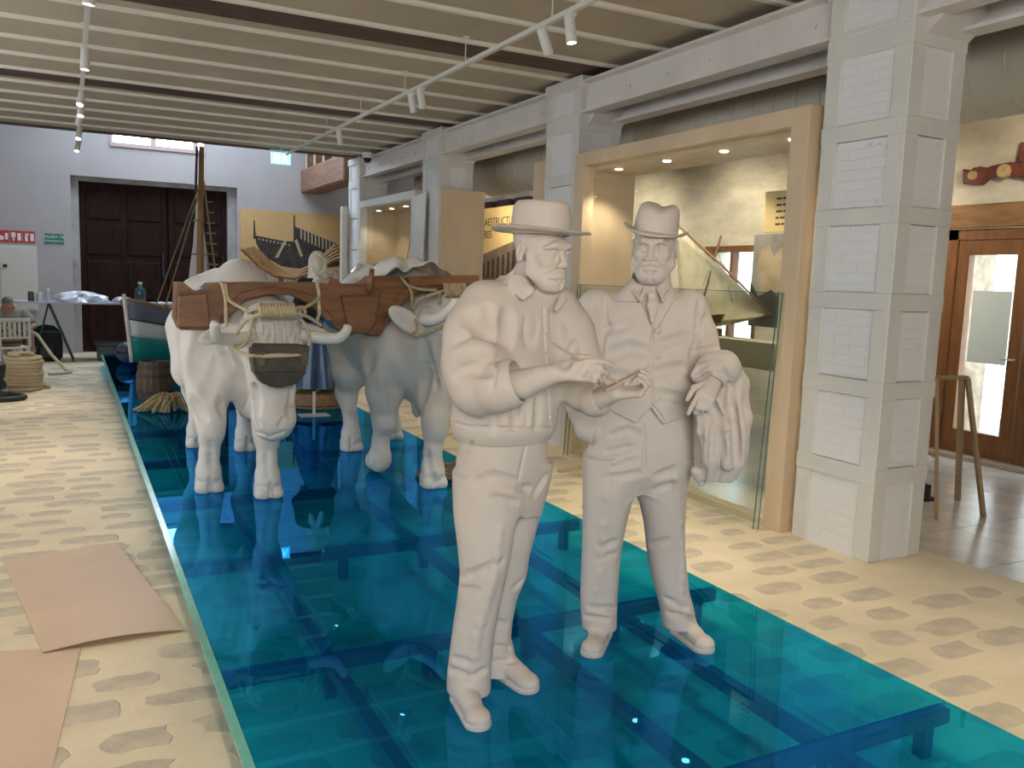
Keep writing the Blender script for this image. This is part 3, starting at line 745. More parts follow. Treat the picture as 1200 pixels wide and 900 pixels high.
# hands
hand(S, J(655, 436, -.272), (.95, -.12, .12), (.15, .75, -.62), (.05, .35, .95), ((8, 22, 12), (22, 34, 20), (32, 40, 25), (38, 46, 28)), 1.05, thumb=((.75, .3, .55), (.9, .25, .05)))
hand(S, J(722, 461, -.076), (.93, -.30, .16), (-.05, -.25, .95), (.15, .90, .3), ((38, 62, 40), (42, 66, 40), (46, 68, 40), (50, 66, 40)), 1.0, thumb=((.5, .7, .5), (.7, .5, -.1)))
shoe(S, (-.138, .015), (-.035, -.235)); shoe(S, (.0, .235), (.158, .052))
FO = lambda pts, r=.012, d=.006, op='sub', **k: fold(S, f1, pts, r, d, op, **k)
for pts, r, d in (([(573, 362), (580, 384), (588, 408)], .026, .011), ([(549, 366), (562, 380), (577, 394)], .030, .006), ([(598, 368), (598, 388), (594, 408)], .026, .006), ([(583, 421), (579, 440), (576, 458)], .008, .005), ([(533, 440), (552, 432), (572, 434)], .018, .008),
                  ([(617, 470), (614, 498)], .016, .010), ([(604, 484), (606, 502)], .015, .007), ([(580, 486), (578, 505)], .014, .006), ([(632, 455), (631, 500)], .014, .007), ([(675, 402), (668, 416), (661, 428)], .014, .008), ([(655, 380), (656, 400)], .02, .007), ([(625, 372), (622, 402)], .022, .007),
                  ([(690, 425), (680, 440)], .012, .006), ([(536, 400), (548, 392)], .016, .006)): FO(pts, r, d)
FO([(539, 416), (561, 408), (586, 416)], .022, .006, 'add'); FO([(617, 371), (616, 394)], .02, .004, 'add'); FO([(611, 482), (609, 500)], .012, .004, 'add')
FO([(637, 362), (638, 395), (640, 427)], .005, .004, k=.004, tap=False); FO([(642, 455), (645, 506)], .005, .004, k=.004, tap=False); FO([(645, 362), (647, 400)], .005, .0025, k=.004, tap=False)
FO([(533, 496), (550, 501), (585, 502), (620, 503), (648, 502)], .006, .0025, tap=False)
# trousers
for pts, r, d in (([(554, 518), (540, 545)], .006, .004), ([(610, 568), (578, 560), (554, 568)], .018, .008), ([(611, 572), (624, 574)], .014, .010), ([(616, 524), (608, 562)], .006, .004), ([(606, 590), (580, 585)], .014, .006), ([(540, 678), (556, 674), (588, 660)], .016, .008), ([(538, 690), (560, 694)], .014, .006),
                  ([(527, 785), (550, 794), (571, 786)], .012, .009), ([(530, 772), (556, 778)], .012, .006), ([(575, 757), (597, 760)], .010, .007), ([(575, 775), (601, 775)], .010, .008), ([(604, 690), (617, 677)], .012, .007), ([(600, 735), (580, 728)], .012, .005), ([(640, 560), (628, 580)], .014, .006)): FO(pts, r, d)
FO([(585, 620), (577, 680), (558, 745), (553, 790)], .012, .0045, 'add', k=.02)
for x, y in ((638, 372), (639, 392), (640, 412), (644, 470), (645, 490)):
    p_, d_ = surf(S, lambda b: J(x, y, b))
    if p_ is not None: S.ell(p_, (.006, .005, .006), None, .002)
S.half(0.)
me = S.mesh('body', M['statue']); inst('body', me, st1)
R1h = np.stack([nrm((hr[0], hr[1], .02)), nrm((hf[0], hf[1], -.02)), V3(0, 0, 1)], 1)
hat_mesh(hc+V3(-.004, 0, .074), R1h, [(.106, .012), (.1065, .03), (.105, .05), (.101, .075), (.095, .094), (.086, .103), (.06, .107), (.03, .108), (.001, .108)], (.107, .176), .97, 1.03, lambda t: .004*math.cos(2*t)+.002, th=.010).build('hat', M['statue'], st1, local=True, angle=50)
pn = [J(647, 402, -.30), J(722, 447, -.255)]
G().cyl(pn[0], pn[1], .0045, .0055, n=8).cyl(Vector(pn[1]), Vector(pn[1])+(Vector(pn[1])-Vector(pn[0])).normalized()*.018, .0055, .001, n=8).build('pencil', mat('pale_pencil', (.52, .40, .31), .6), st1, local=True)
a, b = Vector(J(708, 457, -.15)), Vector(J(757, 432, -.09)); d = (b-a).normalized(); sd = Vector((.15, .9, .25)); sd = (sd-d*sd.dot(d)).normalized(); up_ = d.cross(sd)
Rm = Matrix((d, sd, up_)).transposed()
g = G(); L_ = (b-a).length
g._add([(a+b)/2+Rm@Vector(q) for q in ((-L_/2, -.012, -.004), (-L_/2, .012, -.004), (L_*.15, .012, -.003), (L_/2+.02, .002, -.001), (L_*.15, -.010, -.003), (-L_/2, -.012, .004), (-L_/2, .012, .004), (L_*.15, .012, .003), (L_/2+.02, .002, .002), (L_*.15, -.010, .003))], [(4, 3, 2, 1, 0), (5, 6, 7, 8, 9)]+[(i, (i+1) % 5, 5+(i+1) % 5, 5+i) for i in range(5)])
g.build('modelling_stick', mat('pale_tablet', (.58, .45, .36), .6), st1, local=True)

# ---- man in the waistcoat with the coat over his arm
f2 = Fig(2.18, 2.90, .2); J = f2.J
st2 = thing('statue', 'pale plaster statue of a bearded man in waistcoat and hat, coat over his arm', 'statue', tuple(f2.B), f2.rz)
S = SDF((-.40, -.36, 0), (.40, .36, 1.90), .0033)
loft(S, [(.69, -.05, .05, .13, .09), (.77, -.045, .045, .205, .138), (.88, -.04, .04, .222, .15), (1.02, -.035, .04, .215, .142), (1.10, -.035, .04, .205, .135)], 2.4, (1, .05), .03)
rA = [(535, 684, 755, .0), (568, 683, 746, -.01), (613, 683, 734, .0), (647, 682, 728, .01), (667, 681, 726, .01), (693, 680, 724, .01), (722, 681, 723, .01), (734, 683, 723, .01)]
loft(S, leg_sections(f2, rA, (.125, .12, .105, .095, .09, .086, .085, .082)), 2.2, (1, 0), .06)
rB = [(535, 742, 812, .07), (580, 747, 805, .08), (613, 754, 803, .09), (640, 757, 803, .10), (663, 760, 805, .11), (693, 768, 808, .12), (713, 773, 814, .12), (732, 776, 816, .12)]
loft(S, leg_sections(f2, rB, (.125, .118, .105, .095, .09, .085, .084, .082)), 2.2, (1, 0), .045)
S.cone(J(748, 598, -.02), J(742, 690, .02), .010, .03, .03, 'sub')
torso2 = [(1.0, -.035, .04, .224, .156), (1.08, -.035, .04, .224, .160), (1.18, -.038, .035, .220, .160), (1.30, -.045, .035, .224, .152), (1.40, -.05, .04, .222, .138), (1.47, -.052, .045, .20, .118), (1.525, -.05, .05, .145, .095), (1.575, -.045, .05, .085, .08), (1.62, -.04, .05, .066, .066)]
lo, hi, fT = loft_fn(torso2, 2.25, (1, .04)); S.fn(lo, hi, lambda X, Y, Z: np.maximum(fT(X, Y, Z), 1.12-Z), .006, pad=.05)
# waistcoat: a second layer with a V neck and pointed fronts
xc = J(765, 430, -.12)[0]
def vest(X, Y, Z):
    d = fT(X, Y, Z)-.010
    ax = np.abs(X-xc)
    vn = np.minimum((Z-1.375)*.95-ax*1.9, .06-Y)            # inside the V (front only)
    d = np.maximum(d, vn*.45)
    hem = 1.005+np.clip(ax-.055, 0, .2)*.42+np.clip(.055-ax, 0, .06)*1.3
    d = np.maximum(d, (hem-Z)*.8)
    sh = np.maximum(Z-1.50, (ax-.20))
    return np.maximum(d, sh*.8)
S.fn(lo, hi, vest, .003, pad=.05)
for py in (388, 417, 441, 466):
    for bb in np.linspace(-.16, -.11, 1):
        q = J(771, py, -.12); t = 0
        # rest the button on the cloth
        ys = np.linspace(-.22, 0, 200); dd = vest(np.array([[[q[0]]]]), ys[None, :, None].astype(np.float32), np.array([[[q[2]]]])).ravel()
        y0 = ys[np.argmax(dd < 0)]; S.ell((q[0], y0+.0, q[2]), (.014, .008, .014), None, .003)
# shirt collar and tie
S.cone((-.045, .045, 1.545), (-.042, .04, 1.598), .080, .070, .008); S.cone((-.042, .03, 1.585), (-.042, .025, 1.65), .066, .074, .003, 'sub')
for s in (-1, 1):
    p0 = J(764+s*8, 338, -.055); p1 = J(764+s*13, 352, -.085); p2 = J(764+s*22, 340, -.045)
    S.chain([(p0, .008), (p1, .006), (p2, .007)], .012)
kx = J(764, 346, -.085); S.ell(kx, (.016, .012, .015), None, .004)
S.chain([(kx, .012), (J(765, 358, -.100), .022), (J(765, 376, -.122), .010)], .004, flat=((0, 1, 0), .5))
# arms: right one down to the pocket, left one bent forward under the coat
S.chain([(J(700, 362, .02), .088), (J(688, 400, .03), .082), (J(682, 450, .03), .072), (J(684, 478, .01), .066), (J(690, 500, -.02), .06)], .03)
S.ell(J(690, 505, -.04), (.05, .05, .045), None, .03)
S.chain([(J(806, 362, .03), .085), (J(818, 395, .03), .076), (J(828, 425, .0), .066), (J(832, 440, -.04), .058)], .03)
S.chain([(J(830, 440, -.03), .055), (J(833, 448, -.12), .045), (J(835, 450, -.20), .030)], .015)
h2 = J(767, 291, -.005)
hf = nrm((-.10, -.99, -.06)); hr = nrm(np.cross(hf, V3(0, 0, 1))); hu = np.cross(hr, hf); R2 = np.stack([hr, hf, hu], 1)
head(S, h2, R2, 1.09, 1.12, 1.35)
hand(S, J(836, 448, -.20), (-.30, -.62, -.50), (-.25, .35, -.85), (-.85, .1, .35), ((12, 20, 12), (50, 55, 25), (55, 58, 28), (58, 60, 28)), 1.05, thumb=((.6, .3, .6), (.8, .5, .1)))
shoe(S, (-.150, .10), (-.203, -.185), .05); shoe(S, (.155, .20), (.302, -.02), .05)
FO = lambda pts, r=.012, d=.006, op='sub', **k: fold(S, f2, pts, r, d, op, **k)
FO([(764, 382), (764, 430), (765, 476)], .005, .005, k=.004, tap=False); FO([(765, 476), (777, 492)], .006, .006, k=.004, tap=False)
for pts, r, d in (([(709, 350), (708, 395), (700, 421)], .012, .008), ([(821, 352), (817, 395), (811, 421)], .012, .008), ([(713, 416), (737, 408), (759, 412)], .022, .007), ([(768, 437), (804, 430)], .02, .006), ([(770, 405), (808, 395)], .02, .006), ([(705, 440), (745, 446)], .022, .006), ([(712, 385), (735, 378)], .02, .005), ([(775, 462), (808, 470)], .018, .006),
                  ([(690, 372), (684, 398)], .02, .008), ([(700, 360), (696, 390)], .014, .006), ([(828, 372), (824, 392)], .014, .007), ([(812, 413), (826, 410), (839, 407)], .010, .008), ([(818, 400), (834, 396)], .010, .005),
                  ([(717, 512), (737, 506), (752, 514)], .018, .008), ([(720, 548), (747, 541)], .016, .009), ([(710, 562), (748, 556)], .016, .008), ([(712, 530), (742, 524)], .014, .006), ([(755, 500), (755, 548)], .006, .004), ([(703, 641), (723, 636)], .014, .006), ([(700, 655), (722, 650)], .012, .005), ([(685, 722), (723, 728)], .010, .007), ([(690, 712), (722, 714)], .012, .006),
                  ([(773, 716), (815, 726)], .011, .009), ([(778, 702), (805, 712)], .012, .006), ([(770, 560), (790, 552)], .016, .007), ([(768, 575), (795, 566)], .014, .006), ([(762, 640), (782, 634)], .014, .005), ([(700, 505), (690, 530)], .006, .004)): FO(pts, r, d)
FO([(713, 565), (707, 630), (699, 712)], .010, .0045, 'add', k=.02); FO([(791, 560), (795, 600), (799, 650), (797, 705)], .010, .0045, 'add', k=.02)
S.half(0.)
me = S.mesh('body', M['statue']); inst('body', me, st2)
R2h = R2@rotm((0, 1, 0), -7)
def dent2(x, y, r, z): return -.016*math.exp(-((x+.012)/.026)**2)*max(0, min(1, (z-.06)/.05))-.014*max(0, y/.09)*max(0, (z-.06)/.05)
hat_mesh(h2+R2@V3(0, -.012, .062), R2h, [(.100, .010), (.099, .03), (.097, .055), (.093, .085), (.086, .108), (.072, .12), (.05, .125), (.025, .125), (.001, .124)], (.101, .142), .92, 1.1, lambda t: .022*max(0, math.cos(2*t))-.010*max(0, -math.cos(2*t)), dent2, th=.009).build('hat', M['statue'], st2, local=True, angle=60)
# the coat hanging over the left forearm
S = SDF((.10, -.36, .62), (.44, .20, 1.36), .0042)
ca, cb_ = J(846, 432, -.17), J(846, 437, .0)
S.cone(ca, cb_, .072, .078, .02)
rip = lambda th, Z: .16*np.sin(5*th+1.0+Z*3)+.10*np.sin(9*th-Z*5)
c1 = J(838, 470, -.10); c2 = J(846, 505, -.10); c3 = J(846, 540, -.09); c4 = J(842, 562, -.08)
loft(S, [(c4[2], c4[0]-.01, c4[1], .075, .055), (c3[2], c3[0]-.002, c3[1], .090, .085), (c2[2], c2[0], c2[1], .092, .10), (c1[2], c1[0]+.018, c1[1], .080, .10), (J(845, 440, -.1)[2], ca[0]+.004, -.09, .070, .10)], 2.1, (1, 0), .03, ripple=rip)
S.chain([(J(818, 440, -.16), .030), (J(830, 428, -.17), .035), (J(850, 425, -.15), .035), (J(866, 450, -.12), .035), (J(870, 490, -.1), .034), (J(868, 530, -.09), .03)], .03)
S.chain([(J(820, 470, -.19), .018), (J(824, 505, -.19), .022), (J(830, 540, -.17), .024)], .02)
S.chain([(J(842, 468, -.20), .016), (J(848, 500, -.20), .022), (J(852, 545, -.17), .024)], .02)
S.cone(J(812, 446, -.30), J(836, 452, -.20), .030, .034, .02, 'sub')
FO = lambda pts, r=.012, d=.006, op='sub', **k: fold(S, f2, pts, r, d, op, **k)
for pts, r, d in (([(814, 437), (825, 428), (844, 431), (858, 447)], .010, .010), ([(820, 447), (833, 436), (848, 439), (858, 455)], .009, .009), ([(818, 431), (832, 424), (850, 427)], .009, .007), ([(831, 470), (842, 491), (846, 533)], .016, .016), ([(820, 480), (821, 528)], .012, .012), ([(857, 469), (862, 507), (864, 541)], .014, .014), ([(851, 478), (856, 520)], .010, .010), ([(836, 500), (834, 548)], .012, .012)): FO(pts, r, d)
S.chain([(J(815, 552, -.1), .02), (J(822, 566, -.08), .016)], .02)
me = S.mesh('draped_coat', M['statue']); inst('draped_coat', me, st2)
# ------------------------------------------------------------------ the yoked oxen
def make_ox(base, rz, label, legs, poll, HX, HF, HD, hs, lift=None, dew=1.0, hump=(.06, -.05), strokes=(), ear=1., ears=None):
    """legs: hoof positions FR FL RR RL in the ox frame (x across, y back, z up from the deck)"""
    root = thing('ox_statue', label, 'statue', base, rz, None)
    S = SDF((-.62, -1.55, 0), (.68, 1.42, 1.76), .0072)
    E = S.ell
    E((.03, -.30, 1.05), (.36, .50, .47), None, .1); E((.07, .32, 1.07), (.43, .78, .43), None, .1); E((.08, .88, 1.13), (.37, .42, .42), None, .12)
    E((hump[0], hump[1], 1.36), (.20, .52, .30), None, .16); E((.08, .7, 1.42), (.17, .5, .14), None, .14)
    for s in (-1, 1):
        E((.08+s*.24, .80, 1.36), (.12, .18, .12), None, .12)       # hip bones
        E((.0+s*.27, -.42, 1.02), (.15, .26, .36), None, .1)        # shoulder blades
    # neck
    nb = poll+HF*(-.16*hs)+HD*.20*hs
    S.cone((.02, -.45, 1.14), (nb[0]*.6, (nb[1]-.45)*.5, 1.16), .36, .28, .12, flat=((1, 0, 0), .82))
    S.cone((nb[0]*.6, (nb[1]-.45)*.5, 1.16), nb, .27, .20, .1, flat=((1, 0, 0), .85))
    # dewlap
    S.cone((nb[0]*.8, nb[1]+.16, .92), (.02, -.62, .66), .075, .10, .09, flat=((1, 0, 0), .6)); S.cone((.02, -.62, .64), (.02, -.45, .60-.05*dew), .10, .06, .08, flat=((1, 0, 0), .6))
    if dew > 1: S.chain([(nb+V3(-.02, .02, -.15), .07), ((.06, -.78, .74), .07), ((.05, -.72, .50), .045)], .07, flat=((1, .4, 0), .6))
    S.cone((nb[0]*.9, nb[1]+.10, 1.0), (.03, -.70, .60), .05, .05, .06, flat=((1, 0, 0), .5))
    # legs
    for i, (hx, hy) in enumerate(legs):
        s = -1 if i % 2 == 0 else 1; up = lift if (lift and lift[0] == i) else None; z0 = up[1] if up else 0.
        if i < 2:
            kx, ky = hx*.85+s*.02+.0, hy*.86-.08
            S.chain([((s*.24+.01, -.46, .92), .19), ((hx*.6+s*.09, hy*.55-.22, .66), .135), ((kx, ky, .50), .092), ((kx, ky-.01, .42), .086)], .06)
            S.chain([((kx, ky-.01, .42), .084), ((hx*.96, hy*.97, .27), .064)], .04)
            S.ell((kx, ky-.035, .43), (.062, .06, .075), None, .04)
        else:
            S.chain([((s*.22+.08, .80, 1.05), .26), ((s*.25+.06, .62, .74), .17), ((hx*.9+s*.02, hy+.16, .50), .088), ((hx, hy+.12, .44), .078)], .07)
            S.chain([((hx, hy+.12, .44), .075), ((hx, hy+.05, .27), .058)], .04)
        if not up:
            S.chain([((hx*.98, hy*.985+(.02 if i > 1 else 0), .27), .062), ((hx, hy+.015, .15), .078), ((hx, hy, .10), .088)], .04)
            # cloven hoof
            for q in (-1, 1):
                S.cone((hx+q*.036, hy-.005, .085), (hx+q*.040, hy-.035, .03), .050, .060, .012); S.cone((hx+q*.038, hy+.05, .07), (hx+q*.040, hy+.02, .02), .05, .056, .02)
            S.cone((hx, hy-.108, .125), (hx, hy-.112, .0), .014, .020, .010, 'sub')

            for q in (-1, 1): S.cone((hx+q*.095, hy-.03, .088), (hx+q*.02, hy-.098, .090), .006, .006, .012, 'sub')
        else:
            S.chain([((hx*.98, hy*.985, .27), .062), ((hx, hy, .15), .080), ((hx, hy+.0, .105), .088)], .04)
            S.chain([((hx, hy+.03, .12), .085), ((hx, hy+.13, .085), .07), ((hx, hy+.17, .065), .055)], .03)
    # head
    Rh = np.stack([HX, HF, -HD], 1)
    def P(u, f, d): return poll+(HX*u+HF*f+HD*d)*hs
    def el(u, f, d, r, k=.05, op='add', rot=None): S.ell(P(u, f, d), np.array(r)*hs, Rh if rot is None else Rh@rot, k, op)
    el(0, -.07, .12, (.165, .15, .18), .06)
    S.cone(P(0, -.05, .13), P(0, -.03, .52), .178*hs, .122*hs, .05, flat=(HF, .78))
    el(0, -.01, .62, (.122, .100, .105), .06); el(0, -.04, .68, (.10, .08, .06), .03)
    S.cone(P(0, -.15, .26), P(0, -.08, .58), .10*hs, .075*hs, .06)
    for s in (-1, 1):
        el(s*.125, .035, .20, (.045, .05, .05), .03); el(s*.142, .045, .245, (.034, .034, .030), .015, 'sub'); el(s*.130, .035, .245, (.030, .030, .026), .004)
        S.cone(P(s*.10, .085, .215), P(s*.155, .045, .225), .010*hs, .010*hs, .008); S.cone(P(s*.11, .075, .28), P(s*.155, .04, .265), .008*hs, .008*hs, .008)
        S.cone(P(s*.065, .085, .635), P(s*.088, .072, .66), .013*hs, .010*hs, .012, 'sub')
        S.cone(P(s*.015, .085, .712), P(s*.115, .0, .69), .006*hs, .006*hs, .014, 'sub')
        S.cone(P(s*.10, -.02, .35), P(s*.085, .03, .52), .018*hs, .010*hs, .03, 'sub')
        # ears
        er = rotm((0, 1, 0), s*22)
        if not (ears and s < 0): el(s*.275, -.10, .115, (.125*ear, .024, .050*ear), .015, rot=er); el(s*.29, -.080, .115, (.09*ear, .014, .032*ear), .015, 'sub', rot=er)
    if ears:
        a_, b_ = ears; c_ = (a_+b_)/2; ux = nrm(b_-a_); uy = nrm(V3(-.25, -.95, .1)-ux*(V3(-.25, -.95, .1)@ux)); Re = np.stack([ux, uy, np.cross(ux, uy)], 1)
        S.ell(c_, (np.linalg.norm(b_-a_)/2, .030, .072), Re, .02); S.ell(c_+uy*.028+ux*.01, (np.linalg.norm(b_-a_)*.38, .020, .048), Re, .015, 'sub')
    # woolly poll
    el(0, .045, .02, (.165, .085, .085), .03)
    for j in range(12):
        u = -.15+j*.0272
        S.chain([(P(u, .128-1.6*u*u, -.045), .011*hs), (P(u+.008*math.sin(j*1.7), .134-1.9*u*u, .02), .012*hs), (P(u+.014*math.sin(j*2.3), .118-1.9*u*u, .095), .009*hs)], .012, 'sub')
    class OF:
        @staticmethod
        def J(px, py, b): return np.array(on_y(px, py, base[1]+b))-np.array(base)
    for pts, r, d in strokes: fold(S, OF, pts, r, d, lo=-1.5, hi=1.3)
    S.half(0.)
    inst('body', S.mesh('body', M['oxwhite']), root)
    return root, P
def wy(px, py, Y): return np.array(on_y(px, py, Y))
D1 = V3(1.10, 6.90, .2)
HD = nrm((.0, -.13, -.99)); HF = nrm((.03, -.99, .13)); HX = np.cross(HD, HF); HX = HX if HX[0] > 0 else -HX
HF = np.cross(HX, HD); HF = HF if HF[1] < 0 else -HF
poll1 = V3(1.185, 5.76, 1.50)-D1
ox1, P1 = make_ox(tuple(D1), 0, 'white plaster ox statue with a leather pouch on its face, head lowered', [(-.255, -.64), (.10, -.93), (-.13, 1.0), (.24, .72)], poll1, HX, HF, HD, 1.15, strokes=(([(272, 418), (280, 450), (276, 474)], .05, 0.0097), ([(250, 425), (242, 462)], .05, 0.0058), ([(232, 400), (226, 440)], .06, 0.0058), ([(262, 470), (268, 495)], .04, 0.0069), ([(247, 520), (248, 550)], .02, 0.0031), ([(312, 530), (314, 556)], .02, 0.0031), ([(298, 455), (300, 485)], .025, 0.0038), ([(344, 455), (340, 485)], .025, 0.0038), ([(258, 408), (268, 436)], .035, 0.0054), ([(222, 470), (236, 492)], .04, 0.0046))+tuple(([(299+i*4.6, 375), (301+i*4.6-1.5*math.sin(i*1.9), 388), (300+i*4.6+2*math.sin(i*2.7), 401)], .009, .009) for i in range(12))+(([(300, 491), (305, 498)], .014, .012), ([(333, 491), (328, 498)], .014, .012), ([(299, 506), (316, 512), (335, 506)], .010, .008), ([(246, 560), (246, 577)], .012, .013), ([(317, 566), (317, 585)], .012, .013), ([(231, 508), (231, 522)], .012, .012), ([(290, 512), (290, 527)], .012, .012)))
hm = mat('horn_white', (.76, .73, .68), .4, var=.04)
def horn(root, pts, r0):
    n = 22; C_ = [np.array(p) for p in pts]; out = []
    m = len(C_)
    for i in range(n):
        t = i/(n-1)*(m-1); a = int(min(t, m-2)); q = t-a
        p0, p1, p2, p3 = C_[max(a-1, 0)], C_[a], C_[a+1], C_[min(a+2, m-1)]
        out.append(.5*((2*p1)+(-p0+p2)*q+(2*p0-5*p1+4*p2-p3)*q*q+(-p0+3*p1-3*p2+p3)*q**3))
    return G().tube(out, 1, n=14, rf=lambda t: r0*(1-.42*t) if t < .93 else r0*.61*math.sqrt(max(.02, 1-((t-.93)/.07)**2))).build('horn', hm, root, smooth=True, local=True)
horn(ox1, [wy(298, 394, 5.70)-D1, wy(275, 398, 5.64)-D1, wy(256, 396, 5.52)-D1, wy(252, 386, 5.40)-D1, wy(252, 377, 5.36)-D1], .046)
horn(ox1, [wy(352, 392, 5.70)-D1, wy(378, 396, 5.66)-D1, wy(396, 396, 5.60)-D1, wy(405, 389, 5.56)-D1, wy(408, 380, 5.55)-D1], .046)

D2 = V3(2.40, 6.72, .2)
HD2 = nrm((.46, -.30, -.83)); HF2 = nrm((.62, -.62, .50)); HF2 = nrm(HF2-HD2*(HF2@HD2)); HX2 = np.cross(HF2, HD2)
HX2 = HX2 if (HX2@V3(.66, .72, 0)) > 0 else -HX2
poll2 = V3(2.49, 5.88, 1.58)-D2
ox2, P2 = make_ox(tuple(D2), 0, 'white plaster ox statue with a raised foreleg under a sheet of plastic', [(-.25, -.36), (.0, -.87), (-.19, .62), (.34, 1.02)], poll2, HX2, HF2, HD2, 1.08, lift=(0, .06), dew=1.6, hump=(.05, .0), ear=1.25, ears=(wy(496, 390, 5.80)-D2, wy(456, 361, 5.74)-D2), strokes=(([(497, 405), (500, 440), (492, 470)], .035, .02), ([(512, 398), (520, 440)], .03, .014), ([(478, 455), (488, 490)], .03, .018), ([(455, 430), (466, 470)], .05, .02), ([(430, 420), (425, 460)], .05, .015), ([(440, 530), (440, 548)], .02, .006), ([(500, 530), (502, 555)], .02, .008), ([(505, 420), (512, 455)], .02, .010), ([(509, 555), (509, 571)], .012, .013), ([(411, 512), (411, 527)], .012, .012)))
horn(ox2, [wy(500, 366, 5.86)-D2, wy(497, 374, 5.76)-D2, wy(512, 373, 5.66)-D2, wy(527, 362, 5.60)-D2, wy(534, 350, 5.60)-D2], .050)
horn(ox2, [P2(.13, -.05, .06), P2(.25, -.02, .06), P2(.36, .04, .04), P2(.40, .10, -.03), P2(.41, .14, -.10)], .058)

# ---- yoke: one carved beam over both necks
yk = thing('ox_yoke', 'carved brown wooden yoke lying across both oxen', 'yoke', (1.72, 6.05, 1.33))
YF, YB = 5.93, 6.20
top = [(208, 331), (216, 331), (228, 341), (240, 338), (246, 332), (262, 331), (320, 331), (372, 331), (384, 333), (388, 327), (397, 327), (401, 333), (428, 333), (440, 324), (468, 323), (475, 326), (500, 327), (560, 327), (566, 331)]
bot = [(566, 348), (545, 342), (520, 338), (495, 342), (474, 356), (460, 372), (446, 394), (432, 394), (427, 390), (412, 393), (397, 386), (384, 372), (366, 352), (340, 342), (312, 341), (285, 350), (264, 370), (250, 388), (212, 387), (206, 374)]
poly = [(lambda p: (p[0], p[2]))(on_y(x, y, YF)) for x, y in top+bot]
def yoke_body():
    bm = bmesh.new(); n = len(poly)
    fv = [bm.verts.new((u, YF, v)) for u, v in poly]; bv = [bm.verts.new((u, YB, v)) for u, v in poly]
    bm.faces.new(fv); bm.faces.new(bv[::-1])
    for i in range(n): bm.faces.new((fv[i], bv[i], bv[(i+1) % n], fv[(i+1) % n]))
    bmesh.ops.recalc_face_normals(bm, faces=bm.faces)
    bmesh.ops.bevel(bm, geom=[e for e in bm.edges if abs(e.verts[0].co.y-e.verts[1].co.y) < .01], offset=.018, segments=2, affect='EDGES')
    bmesh.ops.triangulate(bm, faces=[f for f in bm.faces if len(f.verts) > 4])
    me = bpy.data.meshes.new('beam'); bm.to_mesh(me); bm.free(); me.materials.append(M['yoke']); me.shade_smooth(); me.set_sharp_from_angle(angle=math.radians(28)); return me
attach(inst('beam', yoke_body(), None), yk)
# carved bands: raised arch rims and the thicker central block
def band(pts_top, pts_bot, y0, y1, nm='carved_rim'):
    q = [(lambda p: (p[0], p[2]))(on_y(x, y, y0)) for x, y in pts_top+pts_bot[::-1]]
    g = G().prism(q, lambda u, v, h: (u, h, v), y0, y1); o = g.build(nm, M['yoke'], yk)
    bm = bmesh.new(); bm.from_mesh(o.data); bmesh.ops.bevel(bm, geom=list(bm.edges), offset=.008, segments=1, affect='EDGES'); bm.to_mesh(o.data); bm.free()
    return o
band([(268, 372), (288, 352), (314, 345), (340, 346), (364, 356), (383, 376)], [(256, 374), (280, 343), (312, 336), (342, 337), (372, 348), (393, 376)][::1], YF-.02, YF+.02)

band([(462, 372), (474, 352), (494, 338), (520, 333), (548, 336)], [(448, 388), (464, 346), (488, 331), (518, 328), (548, 330)], YF-.02, YF+.02)
band([(400, 346), (428, 346), (447, 338)], [(410, 390), (431, 391), (440, 380)], YF-.045, YF+.01, 'centre_block')
band([(478, 324), (562, 322)], [(482, 336), (562, 332)], YF-.05, YF+.02, 'top_rail')
band([(209, 346), (243, 343)], [(208, 384), (247, 384)], YF-.03, YF+.01, 'end_block')
pg = [on_y(432, 342, YF-.02), on_y(436, 315, YF-.03)]
G().tube([pg[0], pg[0].lerp(pg[1], .5)+Vector((.004, 0, 0)), pg[1]], [.026, .022, .017], n=10).build('peg', M['yoke'], yk, smooth=True)

# ---- ropes lashing the horns, twisted strands
def strand_rope(name, parent, paths, r, m=None):
    """each path -> a part of three twisted strands"""
    for pts in paths:
        g = G(); P = [Vector(p) for p in pts]; L = [0]
        for a, b in zip(P[:-1], P[1:]): L.append(L[-1]+(b-a).length)
        N = max(4, int(L[-1]/(r*1.1))); Q = []
        for i in range(N+1):
            s = L[-1]*i/N; k = max(j for j in range(len(L)) if L[j] <= s+1e-9); k = min(k, len(P)-2)
            t = (s-L[k])/max(1e-9, L[k+1]-L[k]); p0, p1, p2, p3 = P[max(k-1, 0)], P[k], P[k+1], P[min(k+2, len(P)-1)]
            Q.append(.5*((2*p1)+(p2-p0)*t+(2*p0-5*p1+4*p2-p3)*t*t+(3*p1-p0-3*p2+p3)*t**3))
        up = None; frames = []
        for i in range(len(Q)):
            t = (Q[min(i+1, N)]-Q[max(i-1, 0)]).normalized()
            if up is None: up = t.orthogonal().normalized()
            up = (up-t*up.dot(t)).normalized(); frames.append((up.copy(), t.cross(up)))
        nq = len(Q); vs = []; fs = []; m_ = 12
        for i in range(nq):
            for k in range(m_):
                th = 2*math.pi*k/m_; rr = r*(.86+.20*abs(math.cos(1.5*(th-i*.55)))); vs.append(Q[i]+(frames[i][0]*math.cos(th)+frames[i][1]*math.sin(th))*rr)
        for i in range(nq-1): fs += [(i*m_+k, i*m_+(k+1) % m_, (i+1)*m_+(k+1) % m_, (i+1)*m_+k) for k in range(m_)]
        fs += [tuple(range(m_))[::-1], tuple((nq-1)*m_+k for k in range(m_))]
        g._add(vs, fs).build(name, m or M['rope'], parent, smooth=True)
def T(pts): return [tuple(on_y(x, y, Y)) for x, y, Y in pts]
rp1 = thing('lashing_rope', 'cream rope lashing the yoke to the horns of the pouch-faced ox', 'rope', (1.18, 5.6, 1.4))
